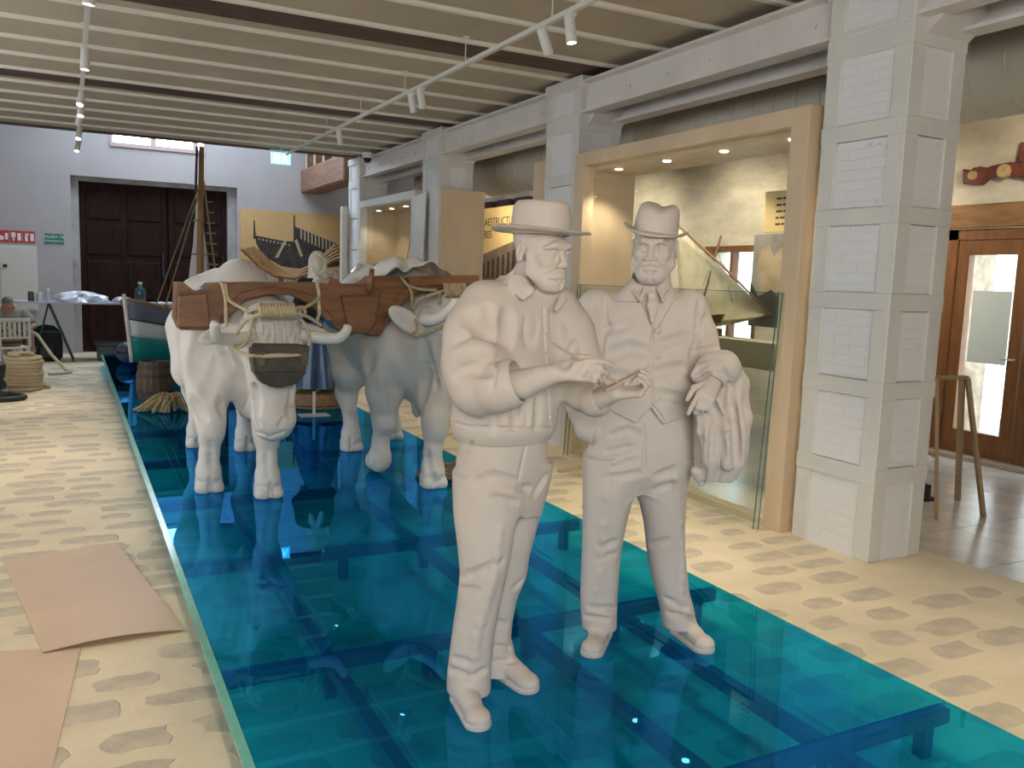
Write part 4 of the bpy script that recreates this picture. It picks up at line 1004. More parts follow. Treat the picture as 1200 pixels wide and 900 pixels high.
strand_rope('loop', rp1, [T([(258, 331, 6.0), (260, 333, 5.88), (264, 350, 5.87), (265, 383, 5.84)]), T([(264, 332, 5.88), (268, 351, 5.86), (286, 362, 5.72), (296, 366, 5.62)]),
                          T([(372, 330, 6.0), (372, 334, 5.88), (373, 349, 5.86), (360, 359, 5.68), (350, 364, 5.60)]), T([(373, 349, 5.87), (374, 366, 5.85), (371, 376, 5.82)])], .012)
strand_rope('binding', rp1, [T([(276, 392, 5.62), (288, 376, 5.55), (300, 370, 5.50), (312, 366, 5.49)]), T([(290, 366, 5.62), (300, 362, 5.53), (312, 362, 5.52)]), T([(345, 366, 5.52), (362, 372, 5.58), (376, 381, 5.66)]), T([(344, 362, 5.53), (354, 360, 5.6), (358, 367, 5.62)]),
                             T([(296, 372, 5.52), (291, 395, 5.50), (283, 406, 5.52), (275, 407, 5.60)]), T([(352, 374, 5.54), (361, 386, 5.54), (362, 405, 5.56), (358, 413, 5.5)]), T([(274, 400, 5.62), (276, 410, 5.56), (296, 417, 5.40), (326, 416, 5.36), (348, 416, 5.38), (358, 410, 5.44)])], .0115)
wr_ = []
for i in range(11):
    x = 305+i*3.9
    wr_.append(T([(x-1, 358, 5.60), (x-1, 357, 5.53), (x, 361, 5.475), (x+1, 367, 5.47), (x+2, 371.5, 5.51), (x+2, 371, 5.58)]))
strand_rope('wound_turns', rp1, wr_, .0125)
rp2 = thing('lashing_rope', 'tan rope lashing the yoke to the horns of the ox under plastic', 'rope', (2.4, 5.7, 1.4))
strand_rope('loop', rp2, [T([(470, 325, 5.95), (474, 330, 5.85), (482, 342, 5.85), (483, 362, 5.84)]), T([(478, 334, 5.86), (492, 339, 5.84), (512, 340, 5.74)]),
                          T([(484, 364, 5.80), (490, 352, 5.72), (504, 346, 5.66), (522, 340, 5.62)]), T([(484, 366, 5.78), (489, 385, 5.74), (484, 392, 5.72), (494, 393, 5.70), (530, 378, 5.60)]), T([(516, 342, 5.7), (515, 356, 5.66)])], .011, mat('tan_rope', (.42, .33, .20), .85, var=.2, scale=40))
strand_rope('wound_turns', rp2, [T([(521+i*3, 335, 5.68), (521+i*3, 333, 5.62), (522+i*3, 339, 5.59), (523+i*3, 346, 5.60), (523+i*3, 348, 5.66)]) for i in range(9)], .009, mat('tan_rope_turns', (.42, .33, .20), .85, var=.2, scale=40))

# ---- leather pouch on the first ox's face
pch = thing('leather_pouch', 'worn dark leather pouch strapped over the face of an ox', 'pouch', tuple(on_y(326, 455, 5.5)))
def pq(px, py, y=5.45): p = on_y(px, py, y); return (p[0], p[2])
out = [(294, 403), (358, 404), (359, 428), (355, 440), (346, 449), (335, 453), (322, 454), (309, 451), (299, 442), (295, 430)]
def pouch(poly, y0, y1, name, bev, parent, m):
    o = G().prism([pq(*q) for q in poly], lambda u, v, h: (u, h+.10*(v-1.15)*-.0, v), y0, y1).build(name, m, parent, smooth=False)
    bm = bmesh.new(); bm.from_mesh(o.data); bmesh.ops.bevel(bm, geom=list(bm.edges), offset=bev, segments=3, affect='EDGES'); bm.to_mesh(o.data); bm.free(); o.data.shade_smooth(); o.data.set_sharp_from_angle(angle=math.radians(35)); return o
bag = pouch(out, 5.39, 5.56, 'bag', .028, pch, M['leather'])
pouch([(293, 402), (359, 403), (359, 419), (294, 418)], 5.375, 5.42, 'flap', .008, pch, M['leather'])
pouch([(296, 434), (357, 434), (347, 448), (322, 453), (305, 448)], 5.378, 5.40, 'lower_pocket', .006, pch, mat('leather_dark', (.045, .04, .03), .5, var=.3, scale=10))
for x in (299, 349):
    pouch([(x, 411), (x+9, 411), (x+8, 427), (x+1, 427)], 5.362, 5.385, 'strap_loop', .004, pch, mat('leather_strap', (.12, .10, .07), .5, var=.3))
tube_pts = [tuple(on_y(x, y, 5.358)) for x, y in ((296, 416), (310, 418), (330, 417.5), (352, 416))]
strand_rope('cord', pch, [tube_pts], .0085)
# ---- crumpled plastic sheet over the second ox's back
def sheet():
    g = G(); nu, nv = 46, 40
    def f(u, v):
        x = 2.02+u*.88; y = 6.25+v*1.25; c = 2.46
        z = 1.735+.135*math.exp(-((x-c)/.26)**2)-.30*max(0, abs(x-c)-.22)**1.2*2+.05*math.sin(v*7)*(1-v)
        z += .020*math.sin(u*15+v*9+2*math.sin(v*9))+.016*math.sin(v*23+u*11)+.012*math.sin(u*37-v*22)+.05*math.exp(-((u-.2)/.1)**2-((v-.1)/.2)**2)
        return (x+.02*math.sin(v*21), y+.02*math.sin(u*19), z)
    return g.grid(f, nu, nv)
o = sheet().build('plastic_sheet', mat('milky_plastic', (.74, .72, .69), .35, coat=.3), None, smooth=True)
md = o.modifiers.new('thickness', 'SOLIDIFY'); md.thickness = .004
tag(o, 'crumpled white plastic sheet thrown over the back of an ox', 'sheet')
# ------------------------------------------------------------------ raised blue glass deck
deck = thing('glass_deck', 'long raised walkway of blue glass panes on dark steel frames', 'platform', (1.73, 9.2, 0))
X0, X1, Y0, Y1, ZT = .455, 3.0, .64, 16.6, .2
ys = [Y0+i*1.36 for i in range(12)]; ys = [y for y in ys if y < Y1-.3]+[Y1]
for a, b in zip(ys[:-1], ys[1:]):
    G().box(X0+.035, X1, a+.002, b-.002, ZT-.016, ZT).build('glass_pane', M['deckglass'], deck)
for a, b in zip(ys[:-1], ys[1:]):
    G().box(X0-.0, X0+.033, a+.002, b-.002, ZT-.016, ZT-.0).build('edge_strip', M['deckedge'], deck)
for y in ys[1:]:
    G().box(X0+.04, X1-.01, y-.026, y+.026, ZT-.075, ZT-.018).build('cross_bar', M['steelblue'], deck)
for x in (.93, 1.84, 2.36):
    G().box(x-.025, x+.025, Y0, Y1-.1, ZT-.075, ZT-.020).build('long_bar', M['steelblue'], deck)
for y in ys[1:-1]:
    for x in (.93, 1.38, 1.88, 2.36, 2.88):
        G().box(x-.025, x+.025, y-.025, y+.025, .003, ZT-.075).build('post', M['steelblue'], deck)
# ------------------------------------------------------------------ display cases and joinery along the pillars
RX = (math.pi/2, 0, -math.pi/2); RY = (math.pi/2, 0, 0)
ink = mat('dark_ink', (.06, .045, .03), .7); gold = mat('cream_card', (.74, .56, .27), .6, var=.05)
downl = mat('downlight_glow', (1, 1, 1), .4, emit=(1, .88, .66), estr=9)
def case(label, y0, y1, x0, x1, zt, sw, m, left_panel=True, back=None, power=26):
    c = thing('display_case', label, 'display case', (x0+.3, (y0+y1)/2, 0))
    G().box(x0, x0+.13, y0, y0+sw, 0, zt, .004).build('stile', m, c); G().box(x0, x0+.13, y1-sw, y1, 0, zt, .004).build('stile', m, c)
    G().box(x0, x0+.13, y0+sw, y1-sw, zt-sw*.75, zt, .004).build('top_rail', m, c); G().box(x0+.02, x0+.13, y0+sw, y1-sw, 0, .05).build('bottom_rail', m, c)
    G().box(x0+.13, x1, y0, y1, zt-.16, zt-.02).build('ceiling_board', M['lightwood'], c); G().box(x0+.13, x1, y0+.02, y1-.02, .012, .05).build('base_board', mat('pale_base', (.62, .58, .48), .25), c)
    if left_panel: G().box(x0+.13, x1, y1-.07, y1, .05, zt-.16).build('end_panel', M['lightwood'], c)
    if back: G().box(x1-.03, x1, y0, y1, .05, zt-.16).build('back_panel', back, c)
    G().box(x0+.06, x0+.072, y0+sw, y1-sw, .05, zt-sw*.75).build('front_glass', M['glass'], c)
    n = 4
    for i in range(n):
        yy = y0+.4+(y1-y0-.8)*i/(n-1)
        G().cyl((x0+.26, yy, zt-.168), (x0+.26, yy, zt-.160), .035, n=16).build('downlight', downl, c)
        l = bpy.data.lights.new('case_light', 'SPOT'); l.energy = power; l.color = (1, .85, .62); l.spot_size = 1.9; l.spot_blend = .6; l.shadow_soft_size = .04
        lo_ = bpy.data.objects.new('case_lamp', l); COL.objects.link(lo_); lo_.location = (x0+.26, yy, zt-.19)
    return c
c1 = case('tall birch-framed glass case holding the lateen-sailed model boat', 4.46, 7.55, 4.56, 5.25, 3.04, .17, M['lightwood'])
c2 = case('pale-framed glass case with a tan back and a tall rigged model', 12.08, 14.92, 4.56, 5.30, 3.03, .16, M['palewood'], back=M['lightwood'], power=9)
G().box(4.98, 5.22, 4.70, 7.40, 1.11, 1.335, .004).build('shelf', mat('cream_shelf', (.74, .66, .48), .5), c1)
# text card and picture board inside the first case
tc_ = thing('text_card', 'cream text card above a grey picture board in the birch case', 'card', (5.235, 5.35, 2.23))
G().box(5.222, 5.238, 5.12, 5.54, 2.235, 2.575, .004).build('card', gold, tc_)
rw = random.Random(5)
for i in range(5):
    z = 2.50-i*.052; y = 5.40
    for k in range(5):
        wd = rw.uniform(.03, .07); G().box(5.2200, 5.2225, y-wd, y, z, z+.016).build('print_mark', ink, tc_); y -= wd+.014
        if y < 5.17: break
pb = thing('picture_board', 'grey photographic board with pale shapes under the text card', 'board', (5.235, 5.37, 1.44))
G().box(5.222, 5.238, 5.10, 5.64, 1.445, 2.225, .003).build('board', mat('photo_grey', (.30, .28, .25), .5, var=.3, scale=3), pb)
G().prism([(5.58, 1.95), (5.54, 2.09), (5.46, 2.13), (5.39, 2.03), (5.31, 2.11), (5.20, 2.10), (5.13, 1.99), (5.13, 1.82), (5.24, 1.74), (5.5, 1.72)], lambda u, v, h: (h, u, v), 5.2195, 5.2225).build('printed_figure', mat('photo_tan', (.46, .36, .24), .6, var=.2, scale=6), pb)
G().prism([(5.64, 1.445), (5.64, 1.82), (5.54, 1.70), (5.39, 1.76), (5.24, 1.66), (5.10, 1.72), (5.10, 1.445)], lambda u, v, h: (h, u, v), 5.2185, 5.2225).build('printed_ground', mat('photo_black', (.05, .05, .05), .6, var=.4, scale=9), pb)
# model boat with lateen sail
mb = thing('model_boat', 'wooden model boat with one slanting tan lateen sail', 'model boat', (5.09, 6.15, 1.335))
def sx(px, py, X=5.09): return Vector(on_x(px, py, X))
hullw = mat('model_hull', (.24, .11, .05), .45, var=.2)
def mhull(u, v):
    y = 5.78+u*.78; a = math.sin(math.pi*min(1, .12+.88*u if u < .5 else .12+.88*u))**.6 if 0 < u < 1 else .05
    t = (v-.5)*math.pi; return (5.09+.09*a*math.sin(t), y, 1.40+.035*(2*u-1)**2+.10-.10*math.cos(t)*a**.5)
G().grid(mhull, 18, 11).build('hull', hullw, mb, smooth=True)
G().box(5.03, 5.15, 5.80, 6.5, 1.455, 1.465).build('model_deck', M['lintel'], mb); G().box(5.06, 5.12, 5.85, 6.42, 1.335, 1.40).build('cradle', hullw, mb)
G().tube([sx(818, 385), sx(826, 345), sx(845, 276)], .011, n=8).build('mast', M['yoke'], mb, smooth=True)
G().tube([sx(788, 258, 5.06), sx(845, 310, 5.06), sx(905, 370, 5.06)], [.006, .012, .006], n=8).build('yard', hullw, mb, smooth=True)
A, B, C_ = sx(790, 261, 5.065), sx(903, 369, 5.065), sx(800, 385, 5.065)
def sail(u, v):
    p = A.lerp(B, u); q = C_.lerp(B, u*.98); r = p.lerp(q, v); r = r+Vector((.035*math.sin(math.pi*v)*math.sin(math.pi*u), 0, -.03*math.sin(math.pi*u)*v)); return r
o = G().grid(sail, 16, 10).build('sail', mat('model_sail', (.78, .70, .48), .8, var=.12, scale=9), mb, smooth=True); o.modifiers.new('s', 'SOLIDIFY').thickness = .004
for a, b in (((845, 276), (800, 385)), ((840, 290), (870, 395)), ((836, 300), (808, 380))): G().tube([sx(*a, 5.08), sx(*b, 5.10)], .002, n=4).build('stay', ink, mb)
# model in the second case
m2_ = thing('rigged_model', 'tall thin rigged model with pale spars in the pale case', 'model boat', (4.95, 13.2, .05))
G().tube([Vector((4.95, 13.35, 1.0)), Vector((4.95, 13.1, 2.75))], .02, n=6).build('spar', M['white'], m2_); G().tube([Vector((4.95, 13.25, 2.7)), Vector((4.95, 12.75, 1.6))], .016, n=6).build('spar', M['strap'], m2_)
G().tube([Vector((4.95, 12.8, 2.0)), Vector((4.95, 13.3, 1.9))], .012, n=6).build('boom', ink, m2_)
G().tube([Vector((4.95, 13.1, 2.7)), Vector((4.95, 13.9, 1.1))], .005, n=4).build('stay', ink, m2_)
G().grid(lambda u, v: (4.95+.16*math.sin((v-.5)*math.pi)*math.sin(math.pi*(.05+.9*u))**.6, 12.6+1.4*u, 1.08-.22*math.cos((v-.5)*math.pi)*math.sin(math.pi*(.05+.9*u))**.5), 16, 9).build('hull', hullw, m2_, smooth=True)
G().box(4.90, 5.0, 12.8, 13.8, .05, .90).build('stand', M['palewood'], m2_)
# ---- loose glass sheets leaning on the first case
for i, (xb, xt, lab) in enumerate(((4.47, 4.545, 'large clear glass sheet leaning flat against the birch case'), (4.44, 4.525, 'outer clear glass sheet leaning on the sheet against the birch case'))):
    R = Matrix.Rotation(math.atan2(xt-xb, 1.74), 3, 'Y'); h = 1.74
    gs = thing('glass_sheet', lab, 'glass', (xb, 5.95, 0))
    G().obox((( xb+xt)/2, 5.95+.02*i, h/2+.003), (.008, 2.74, h), R).build('pane', M['glass'], gs)
    for yy in (4.578+.02*i, 7.322+.02*i): G().obox(((xb+xt)/2, yy, h/2+.003), (.0085, .004, h), R).build('ground_edge', M['glassedge'], gs)
    G().obox((xt, 5.95+.02*i, h+.001), (.0085, 2.74, .004), R).build('ground_edge', M['glassedge'], gs)
# ---- casing round the third pillar, with a loose white board in front
cs = thing('pillar_casing', 'tall tan wooden box built round a pillar beside the pale case', 'casing', (4.9, 11.5, 0))
G().box(4.57, 5.24, 11.10, 11.16, 0, 2.97).build('near_board', M['lightwood'], cs); G().box(5.20, 5.24, 11.16, 11.9, 0, 2.97).build('rear_board', M['lightwood'], cs)
G().box(4.57, 4.60, 11.16, 11.52, 0, 2.97).build('lit_front_board', M['palewood'], cs)  # same wood made pale: blue window light put into the colour
wbd = G().obox((4.46, 11.74, 1.47), (.018, .46, 2.95), Matrix.Rotation(.05, 3, 'Y') @ Matrix.Rotation(-.03, 3, 'X'), .002).build('white_board', M['palewood'])
tag(wbd, 'loose white board leaning on the tan pillar casing', 'board')
tag(G().box(4.46, 4.56, 15.52, 15.66, 0, 2.98, .006).build('upright_plank', mat('cream_plank', (.66, .62, .54), .5)), 'cream upright plank standing by the farthest pillar', 'plank')
tag(G().box(4.72, 4.86, 8.45, 8.72, 0, 3.09, .006).build('birch_post', M['lightwood']), 'square birch post standing beside the second pillar', 'post')
# ---- text wall of the side aisle
tw = thing('exhibit_panel', 'yellow exhibit panel with dark lettering and a colonnade photograph', 'panel', (6.55, 13.2, 0))
G().box(6.52, 6.60, 11.9, 14.6, 0, 2.98).build('board', gold, tw)
text_mesh('lettering', 'RAESTRUCTU', .19, ink, tw, (6.516, 13.30, 2.73), RX); text_mesh('lettering', 'ERES', .19, ink, tw, (6.516, 13.68, 2.52), RX)
G().prism([(14.1, 1.62), (14.1, 2.13), (12.2, 2.47), (12.2, 1.55)], lambda u, v, h: (h, u, v), 6.512, 6.522).build('photograph', mat('photo_brown', (.17, .13, .10), .6, var=.3, scale=5), tw)
for i in range(9):
    y = 13.95-i*.19; G().box(6.508, 6.514, y-.035, y+.035, 1.78, 2.0+.035*i).build('printed_column', mat('photo_ink', (.03, .025, .02), .7) if i == 0 else bpy.data.materials['photo_ink'], tw)
G().box(6.508, 6.514, 12.2, 14.1, 1.56, 1.75).build('printed_street', mat('photo_pale', (.30, .24, .18), .7, var=.3), tw)
dw = thing('dark_lintel', 'row of dark timber ends above the yellow exhibit panel', 'timber', (8.5, 13, 3.3))
for i in range(5): G().box(8.35, 8.6, 14.8+i*.85, 15.4+i*.85, 3.30+.0*i, 3.46, .01).build('timber_end', M['darkbeam'], dw)
# ---- carved timber on the right wall
ct = thing('carved_timber', 'reddish old carved ship timber mounted above the wooden door', 'timber', (8.53, 5.6, 3.0))
def ry(px, py): p = on_x(px, py, 8.5); return (p[1], p[2])
out = [(1130, 198), (1134, 199), (1138, 202), (1142, 197), (1152, 195), (1154, 198), (1166, 194), (1186, 190), (1200, 191), (1230, 189), (1262, 187), (1262, 205), (1236, 205), (1222, 202), (1206, 210), (1190, 206), (1170, 204), (1156, 208), (1148, 216), (1130, 216)]
o = G().prism([ry(*q) for q in out], lambda u, v, h: (h, u, v), 8.46, 8.595).build('timber', mat('red_timber', (.17, .045, .03), .5, var=.4, scale=8), ct)
bm = bmesh.new(); bm.from_mesh(o.data); bmesh.ops.bevel(bm, geom=list(bm.edges), offset=.012, segments=1, affect='EDGES'); bm.to_mesh(o.data); bm.free()
kn = mat('pale_knot', (.55, .38, .18), .6, var=.2, scale=20)
for (px, py, r) in ((1180, 201, .075), (1143, 206, .05)):
    y, z = ry(px, py); G().cyl((8.43, y, z), (8.47, y, z), r*.86, r, n=18).build('sawn_knot', kn, ct)
y, z = ry(1197, 186); G().cyl((8.50, y, z-.03), (8.50, y, z+.16), .03, .02, n=8).build('peg', o.data.materials[0], ct)
# ---- wooden trestle behind the near pillar
tr = thing('wooden_trestle', 'narrow wooden trestle standing behind the near pillar', 'trestle', (6.1, 4.35, 0))
tw_ = mat('trestle_wood', (.34, .24, .14), .6, var=.2, scale=5)
def leg(a, b, m=tw_, w=.05, nm='leg', par=tr):
    a, b = Vector(a), Vector(b); d = (b-a); R = d.to_track_quat('Z', 'Y').to_matrix(); G().obox((a+b)/2, (w, w*.6, d.length), R, .003).build(nm, m, par)
leg((6.07, 4.29, 0), (6.02, 4.36, 1.12)); leg((6.35, 4.74, 0), (6.04, 4.40, 1.12)); leg((6.5, 4.18, 0), (6.3, 4.3, 1.12)); leg((6.8, 4.62, 0), (6.32, 4.36, 1.12))
leg((6.05, 4.33, .50), (6.2, 4.58, .50), nm='brace', w=.035); leg((6.02, 4.38, 1.12), (6.32, 4.32, 1.12), nm='top_bar', w=.05)
bk = thing('black_bracket', 'small black metal bracket lying behind the wooden trestle', 'bracket', (6.55, 4.75, 0))
G().box(6.47, 6.60, 4.68, 4.80, 0, .03).build('foot', M['black'], bk); G().box(6.52, 6.55, 4.70, 4.78, .03, .14, .004).build('upright', M['black'], bk)

# ------------------------------------------------------------------ lighting tracks
lampw = mat('lamp_body', (.62, .61, .58), .45)
def track(label, x, y0, y1, z=3.60):
    t = thing('lighting_track', label, 'track', (x, (y0+y1)/2, z))
    G().box(x-.018, x+.018, y0, y1, z-.017, z+.017).build('rail', lampw, t)
    yy = y0+.5
    while yy < y1:
        G().cyl((x, yy, z+.017), (x, yy, 3.826), .005, n=6).build('hanger', M['strap'], t); G().cyl((x, yy, 3.812), (x, yy, 3.826), .025, n=10).build('ceiling_cup', M['strap'], t); yy += 1.5
    return t
track('white lighting track hanging along the pillar side of the ceiling', 3.08, .5, 13.9); track('white lighting track hanging along the wall side of the ceiling', .165, 2.0, 15.1)
def spot(label, x, y, tilt, power, group=None, z=3.583, aim=None, lit=True, size=1.2):
    t = thing('track_spotlight', label, 'spotlight', (x, y, z), 0, group)
    G().box(-.02, .02, -.055, .055, -.03, 0, .003).build('adapter', lampw, t, local=True)
    d = Vector(aim if aim else (0, 0, -1)).normalized(); R = d.to_track_quat('-Z', 'Y').to_matrix()
    c = Vector((.0, 0, -.06))
    b = G().lathe([(.001, .05), (.034, .05), (.037, .045), (.037, -.13), (.034, -.135), (.030, -.12), (.001, -.118)], c, 18, R=R).build('lamp_barrel', lampw, t, local=True, angle=40)
    G().cyl(c+R@Vector((0, 0, -.119)), c+R@Vector((0, 0, -.123)), .029, n=16).build('lens', M['lamp'] if lit else M['strap'], b, local=True)
    if lit:
        l = bpy.data.lights.new('track_lamp', 'SPOT'); l.energy = power; l.color = (1, .86, .66); l.spot_size = size; l.spot_blend = 1.0; l.shadow_soft_size = .05
        o = bpy.data.objects.new('track_beam', l); COL.objects.link(o); o.location = Vector((x, y, z))+c+d*.15; o.rotation_euler = d.to_track_quat('-Z', 'Y').to_euler()
g1 = 'spotlights on the wall-side track'
for y, aim in ((2.6, (-.1, .1, -1)), (4.4, (-.1, .05, -1)), (6.2, (-.12, .05, -1)), (8.25, (-.05, -.05, -1)), (10.2, (-.22, -.45, -1)), (10.9, (-.1, -.35, -1)), (11.5, (-.25, .2, -1)), (12.95, (-.15, -.5, -1)), (14.3, (-.2, -.4, -1))):  # lamps nearest the viewer are unseen, added to warm the near floor
    spot('small white spotlight on the wall-side lighting track', .165, y, 0, 90, g1, aim=aim, size=.75)
g2 = 'spotlights on the pillar-side track'
for y, aim, lit in ((1.2, (.1, .0, -1), True), (2.6, (.1, .0, -1), True), (3.9, (.05, .3, -1), True), (5.25, (.1, -.1, -1), True), (5.62, (.5, .1, -1), False), (8.05, (.2, 0, -1), False), (8.3, (.25, .1, -1), True), (10.9, (.2, .1, -1), True)):  # nearest lit lamps are out of view, added to light floor and statues
    spot('small %s white spotlight on the pillar-side lighting track' % ('lit' if lit else 'unlit'), 3.08, y, 0, 85, g2 if lit else 'unlit '+g2, aim=aim, lit=lit, size=1.35)
def wall_spot(label, x, y, z, target, power, size=1.3):
    ws = thing('wall_spotlight', label, 'spotlight', (x, y, z)); p = Vector((x, y, z)); d = (Vector(target)-p).normalized()
    G().cyl((x, y, z+.03), (x, y, 3.86), .006, n=6).build('rod', M['strap'], ws); G().cyl(p-d*.05, p+d*.07, .035, n=14).build('lamp_barrel', lampw, ws); G().cyl(p+d*.071, p+d*.074, .03, n=12).build('lens', M['lamp'], ws)
    l = bpy.data.lights.new('wall_lamp', 'SPOT'); l.energy = power; l.color = (1, .86, .62); l.spot_size = size; l.spot_blend = .9; l.shadow_soft_size = .04
    o = bpy.data.objects.new('wall_beam', l); COL.objects.link(o); o.location = p+d*.09; o.rotation_euler = d.to_track_quat('-Z', 'Y').to_euler()
wall_spot('bright spotlight by the duct lighting the wall above the wooden door', 6.62, 3.78, 3.2, (8.6, 5.5, 2.7), 110)
for y in (7.0, 9.2, 11.6, 14.4): wall_spot('added aisle spotlight brightening the rough wall beside the %s' % {7.0: 'text card', 9.2: 'brown framed window', 11.6: 'pillar casing', 14.4: 'yellow exhibit panel'}[y], 6.9, y, 3.35, (8.6, y+.3, 2.2), 110, 1.9)  # lamps added to brighten the dim aisle wall
wall_spot('added spotlight brightening the yellow exhibit panel', 5.56, 12.3, 2.95, (6.5, 13.4, 2.35), 70, 1.8)  # picture lamp added to brighten the panel face
# ---- emergency lamp, dome camera
ex = thing('exit_light', 'glowing blue-green emergency exit light at the end of the lighting track', 'sign', (3.24, 15.0, 3.56))
G().box(3.08, 3.40, 15.0, 15.03, 3.57, 3.76).build('panel', mat('exit_glow', (.1, .5, .5), .4, emit=(.25, .85, .95), estr=1.6), ex); G().cyl((3.24, 15.015, 3.80), (3.24, 15.015, 3.87), .008, n=6).build('hanger', M['strap'], ex); G().box(3.06, 3.42, 14.99, 15.04, 3.76, 3.80).build('housing', M['white'], ex)
wg = mat('exit_white', (1, 1, 1), .4, emit=(.9, 1, 1), estr=2.5)
G().box(3.12, 3.22, 14.994, 15.0, 3.60, 3.73).build('doorway_symbol', wg, ex); G().prism([(3.25, 3.60), (3.28, 3.66), (3.27, 3.70), (3.31, 3.72), (3.34, 3.67), (3.37, 3.60), (3.33, 3.62), (3.31, 3.65), (3.29, 3.60)], lambda u, v, h: (u, h, v), 14.994, 15.0).build('figure_symbol', wg, ex)
dc = thing('dome_camera', 'white dome security camera with dark eye under the girder end', 'camera', (4.5, 14.2, 3.7))
G().cyl((4.5, 14.2, 3.70), (4.5, 14.2, 3.79), .085, n=20).build('housing', M['white'], dc, angle=40); G().lathe([(.001, -.075), (.04, -.066), (.065, -.04), (.072, 0)], (4.5, 14.2, 3.70), 18).build('dark_dome', M['black'], dc, smooth=True)
# ---- timber girder of the end bay with joist ends
tg = thing('timber_girder', 'heavy old timber girder with joist ends in the end bay', 'beam', (4.74, 17.3, 3.45))
ob = mat('old_beam_wood', (.24, .13, .075), .6, var=.3, scale=3, stretch=(4, .5, 4), bump=.3)
G().box(4.52, 4.95, 15.66, 18.99, 3.46, 3.96, .03).build('beam', ob, tg)
for i in range(5):
    yy = 15.85+i*.72; G().box(4.60, 6.2, yy, yy+.2, 3.96, 4.28, .006).build('joist', M['lintel'] if i else M['lintel'], tg); G().box(4.575, 4.60, yy, yy+.06, 3.96, 4.30).build('joist_edge', M['strap'], tg)
# ------------------------------------------------------------------ end wall: signs, cabinet, photograph
YW = WB
red = mat('sign_red', (.52, .03, .03), .5); grn = mat('sign_green', (.01, .20, .12), .5); swh = mat('sign_white', (.78, .78, .76), .5)
for i in range(3):
    x0 = -1.20+i*.215
    s_ = thing('fire_sign', ('red fire sign with a hose reel symbol', 'red fire sign with a call button symbol between two others', 'red fire sign with an extinguisher symbol')[i], 'sign', (x0+.1, YW-.01, 2.14))
    G().box(x0, x0+.20, YW-.012, YW-.002, 2.135, 2.36).build('plate', red, s_)
    def mk(n, *bx_): G().box(x0+bx_[0], x0+bx_[1], YW-.015, YW-.012, 2.135+bx_[2], 2.135+bx_[3]).build(n, swh, s_)
    if i == 0: G().cyl((x0+.07, YW-.015, 2.135+.08), (x0+.07, YW-.012, 2.135+.08), .045, n=16).build('reel_symbol', swh, s_); mk('flame_symbol', .13, .18, .05, .17)
    if i == 1: mk('hand_symbol', .02, .09, .10, .19); mk('button_symbol', .04, .07, .03, .09); mk('flame_symbol', .12, .18, .04, .18)
    if i == 2: mk('bottle_symbol', .03, .075, .03, .14); mk('valve_symbol', .035, .095, .15, .18); mk('flame_symbol', .12, .18, .04, .18)
gs_ = thing('emergency_sign', 'green emergency exit sign on the end wall', 'sign', (-.24, YW-.01, 2.14))
G().box(-.41, -.08, YW-.012, YW-.002, 2.14, 2.335).build('plate', grn, gs_)
text_mesh('lettering', 'SALIDA DE', .075, swh, gs_, (-.245, YW-.014, 2.275), RY); text_mesh('lettering', 'EMERGENCIA', .052, swh, gs_, (-.245, YW-.014, 2.195), RY)
wc = thing('wall_cabinet', 'flat cream service cabinet under the red fire signs', 'cabinet', (-1.0, YW-.04, .8))
G().box(-1.9, -.55, YW-.06, YW, .85, 2.08, .005).build('body', mat('cream_cabinet', (.62, .60, .55), .5), wc); G().box(-1.16, -.58, YW-.075, YW-.06, .88, 2.05, .004).build('door', mat('cream_door', (.64, .62, .57), .5), wc); G().box(-1.12, -1.05, YW-.09, YW-.075, 1.66, 1.72).build('latch', M['black'], wc)
ph = thing('ship_photograph', 'sepia wall photograph of a wooden ship being built', 'photograph', (4.4, YW-.02, 1.5))
sep = mat('sepia_print', (.60, .40, .18), .6, var=.08, scale=1.5); dk = mat('sepia_dark', (.045, .038, .035), .6, var=.5, scale=10); pl = mat('sepia_pale', (.50, .40, .27), .6)
G().box(3.24, 5.62, YW-.03, YW-.005, 1.50, 3.05).build('print', sep, ph)
def ys_(px, py): p = on_y(px, py, YW-.03); return (p[0], p[2])
def pprint(nm, poly, m, e=.003): G().prism([ys_(*q) for q in poly], lambda u, v, h: (u, h, v), YW-.03-e, YW-.029).build(nm, m, ph)
pprint('printed_hull', [(299, 269), (300, 276), (330, 282), (344, 283), (346, 266), (352, 268), (398, 287), (398, 312), (360, 316), (330, 312), (308, 300), (300, 285)], dk)
pprint('printed_mast', [(344, 252), (345.5, 252), (346.5, 284), (344, 284)], dk, .004); pprint('printed_mast', [(297, 258), (298.5, 258), (300, 280), (297, 280)], dk, .004)
pprint('printed_prop', [(341, 268), (344, 266), (326, 302), (322, 302)], pl, .005); pprint('printed_prop', [(345, 282), (348, 280), (355, 300), (352, 301)], pl, .005)
for i in range(11):
    x = 352+i*4.2; y = 266+i*2.0; pprint('printed_rib', [(x, y), (x+1.6, y+.5), (x+1.8, y+14), (x+.2, y+14)], pl, .005)
for i in range(9):
    x = 303+i*4.4; y = 279+i*.9; pprint('printed_rib', [(x, y), (x+1.6, y+.3), (x+1.6, y+2.2), (x, y+2)], pl, .005)
pprint('printed_ground', [(281, 304), (300, 309), (345, 318), (405, 316), (405, 330), (281, 330)], mat('sepia_ground', (.42, .33, .27), .7, var=.4, scale=12), .002)
